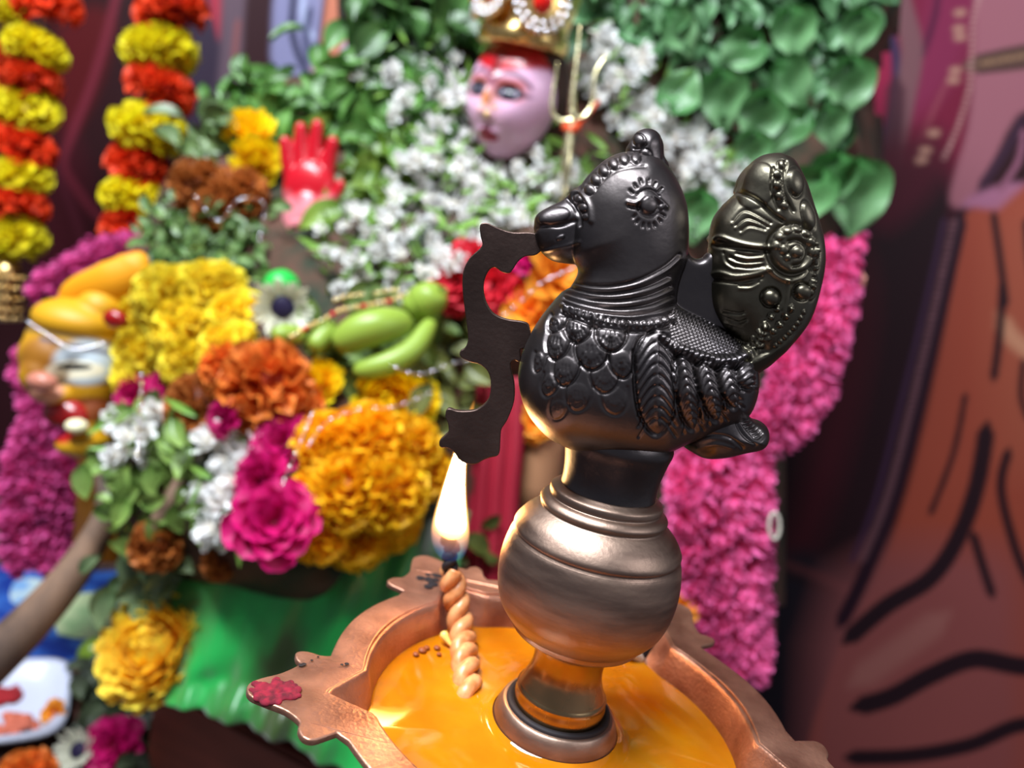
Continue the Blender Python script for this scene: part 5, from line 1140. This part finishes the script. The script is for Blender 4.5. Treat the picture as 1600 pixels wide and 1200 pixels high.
tor = [(S(1210, 822, .60) + .0075 * (RT * math.cos(a) * .55 + UP * math.sin(a) * 1.35)) for a in np.linspace(0, 2 * math.pi, 40)]
tag(link('wire_loop', mesh_np('wire_loop', *tube(tor, .0014, 8)), MAT['string']), 'thin white wire loop at the right side of the lower pink garland', 'wire')
flowers('peach_flower', rose('peach_rose', (214, 120, 96), (244, 170, 150), 18, 64), 'flower', [(1322, 440, 26, 'peach flower beside the upper pink garland at the right', -.07)])

# ---- traces on the copper rim
rng = np.random.default_rng(4); kp = np.array([(391, 1080), (398, 1068), (415, 1064), (432, 1060), (455, 1062), (476, 1082), (462, 1090), (440, 1092), (434, 1102), (420, 1100), (400, 1092)], float)
bl = []
for x, y, _ in pts_in(kp, 130, 8): r = rng.uniform(.0005, .0015); bl.append(sphere(onZ(x, y, .0006), (r, r, r * .6), 8, 6))
me = fuse('kumkum_powder', bl, .00028, 1); me.polygons.foreach_set('use_smooth', np.ones(len(me.polygons), bool))
m_, nt_, b_ = new_mat('kumkum'); cr, nz = noise_mix(nt_, lin((84, 2, 24)), lin((140, 10, 42)), 500); nt_.links.new(cr.outputs[0], b_.inputs['Base Color']); b_.inputs['Roughness'].default_value = .9
tag(link('kumkum_powder', me, m_), 'crimson powder dabbed on the left tip of the copper rim', 'powder', None, 'stuff')
def stain(pts, name, mat, seed=1, r0=.0008, r1=.0030, zf=.04):
    rng = np.random.default_rng(seed); bl = [sphere(onZ(x + rng.normal(0, 2), y + rng.normal(0, 2), .0002), (r_ := rng.uniform(r0, r1), r_, r_ * zf), 8, 6) for x, y in pts]
    o = link(name, mesh_np(name, *join(bl)), mat, lamp); o.location = (0, 0, .03); return o
stain([(668, 896), (660, 901), (672, 904), (676, 912), (682, 906), (668, 916), (684, 898), (690, 892)], 'soot_stain', MAT['soot'], 1)
stain([(470, 1040), (480, 1034), (488, 1030), (498, 1024), (535, 1040), (542, 1036)], 'soot_stain', MAT['soot'], 2, .0003, .0009)
MAT['kk'] = plain('kumkum_dots', lin((150, 20, 30)), .9)
stain([(502, 1114), (505, 1116), (526, 1118)], 'powder_dots', MAT['kk'], 3, .0006, .0012)
a1 = math.radians(55.5)
w2 = tag(empty('burnt_wick', (0, 0, 0)), 'burnt out black wick in the back right notch of the copper bowl', 'wick')
pt = catmull([onZ(1040, 966, .002), onZ(1026, 984, -.003), onZ(1012, 1005, -.007), onZ(1000, 1028, -.012)], 8, False)
link('charred_cord', mesh_np('charred_cord', *tube(pt, np.interp(np.linspace(0, 1, len(pt)), [0, .5, 1], [.0018, .0034, .0026]), 12)), MAT['soot'], w2)
pt = catmull([onZ(978, 1018, -.009), onZ(992, 1022, -.010), onZ(1000, 1030, -.012)], 5, False)
MAT['wax'] = plain('pale_wick_end', lin((228, 214, 196)), .35)
link('cotton_end', mesh_np('cotton_end', *tube(pt, .0022, 10)), MAT['wax'], w2)
MAT['bit'] = plain('yellow_scrap', lin((250, 210, 110)), .3)
fl = fuse('floating_bits', [sphere(onZ(x, y, -.0114), (r, r, r * .6), 8, 6) for x, y, r in ((660, 1016, .0016), (667, 1012, .0012), (683, 1012, .0013), (686, 1022, .001), (650, 1022, .0012))], .0003, 1)
tag(link('soot_flakes', fl, plain('brown_flake', lin((140, 70, 30)), .5)), 'brown soot flakes floating on the oil beside the wick', 'soot', None, 'stuff')
pt = catmull([onZ(692, 987, -.008), onZ(696, 996, -.009), onZ(706, 1010, -.0108)], 5, False)
tag(link('flower_petal', mesh_np('flower_petal', *tube(pt, [.0004, .0010, .0014, .0016, .0016, .0014, .0012, .0010, .0008, .0006, .0004][:len(pt)], 8)), MAT['bit']), 'small yellow petal stuck to the wick above the oil', 'petal')
bpy.context.view_layer.update()
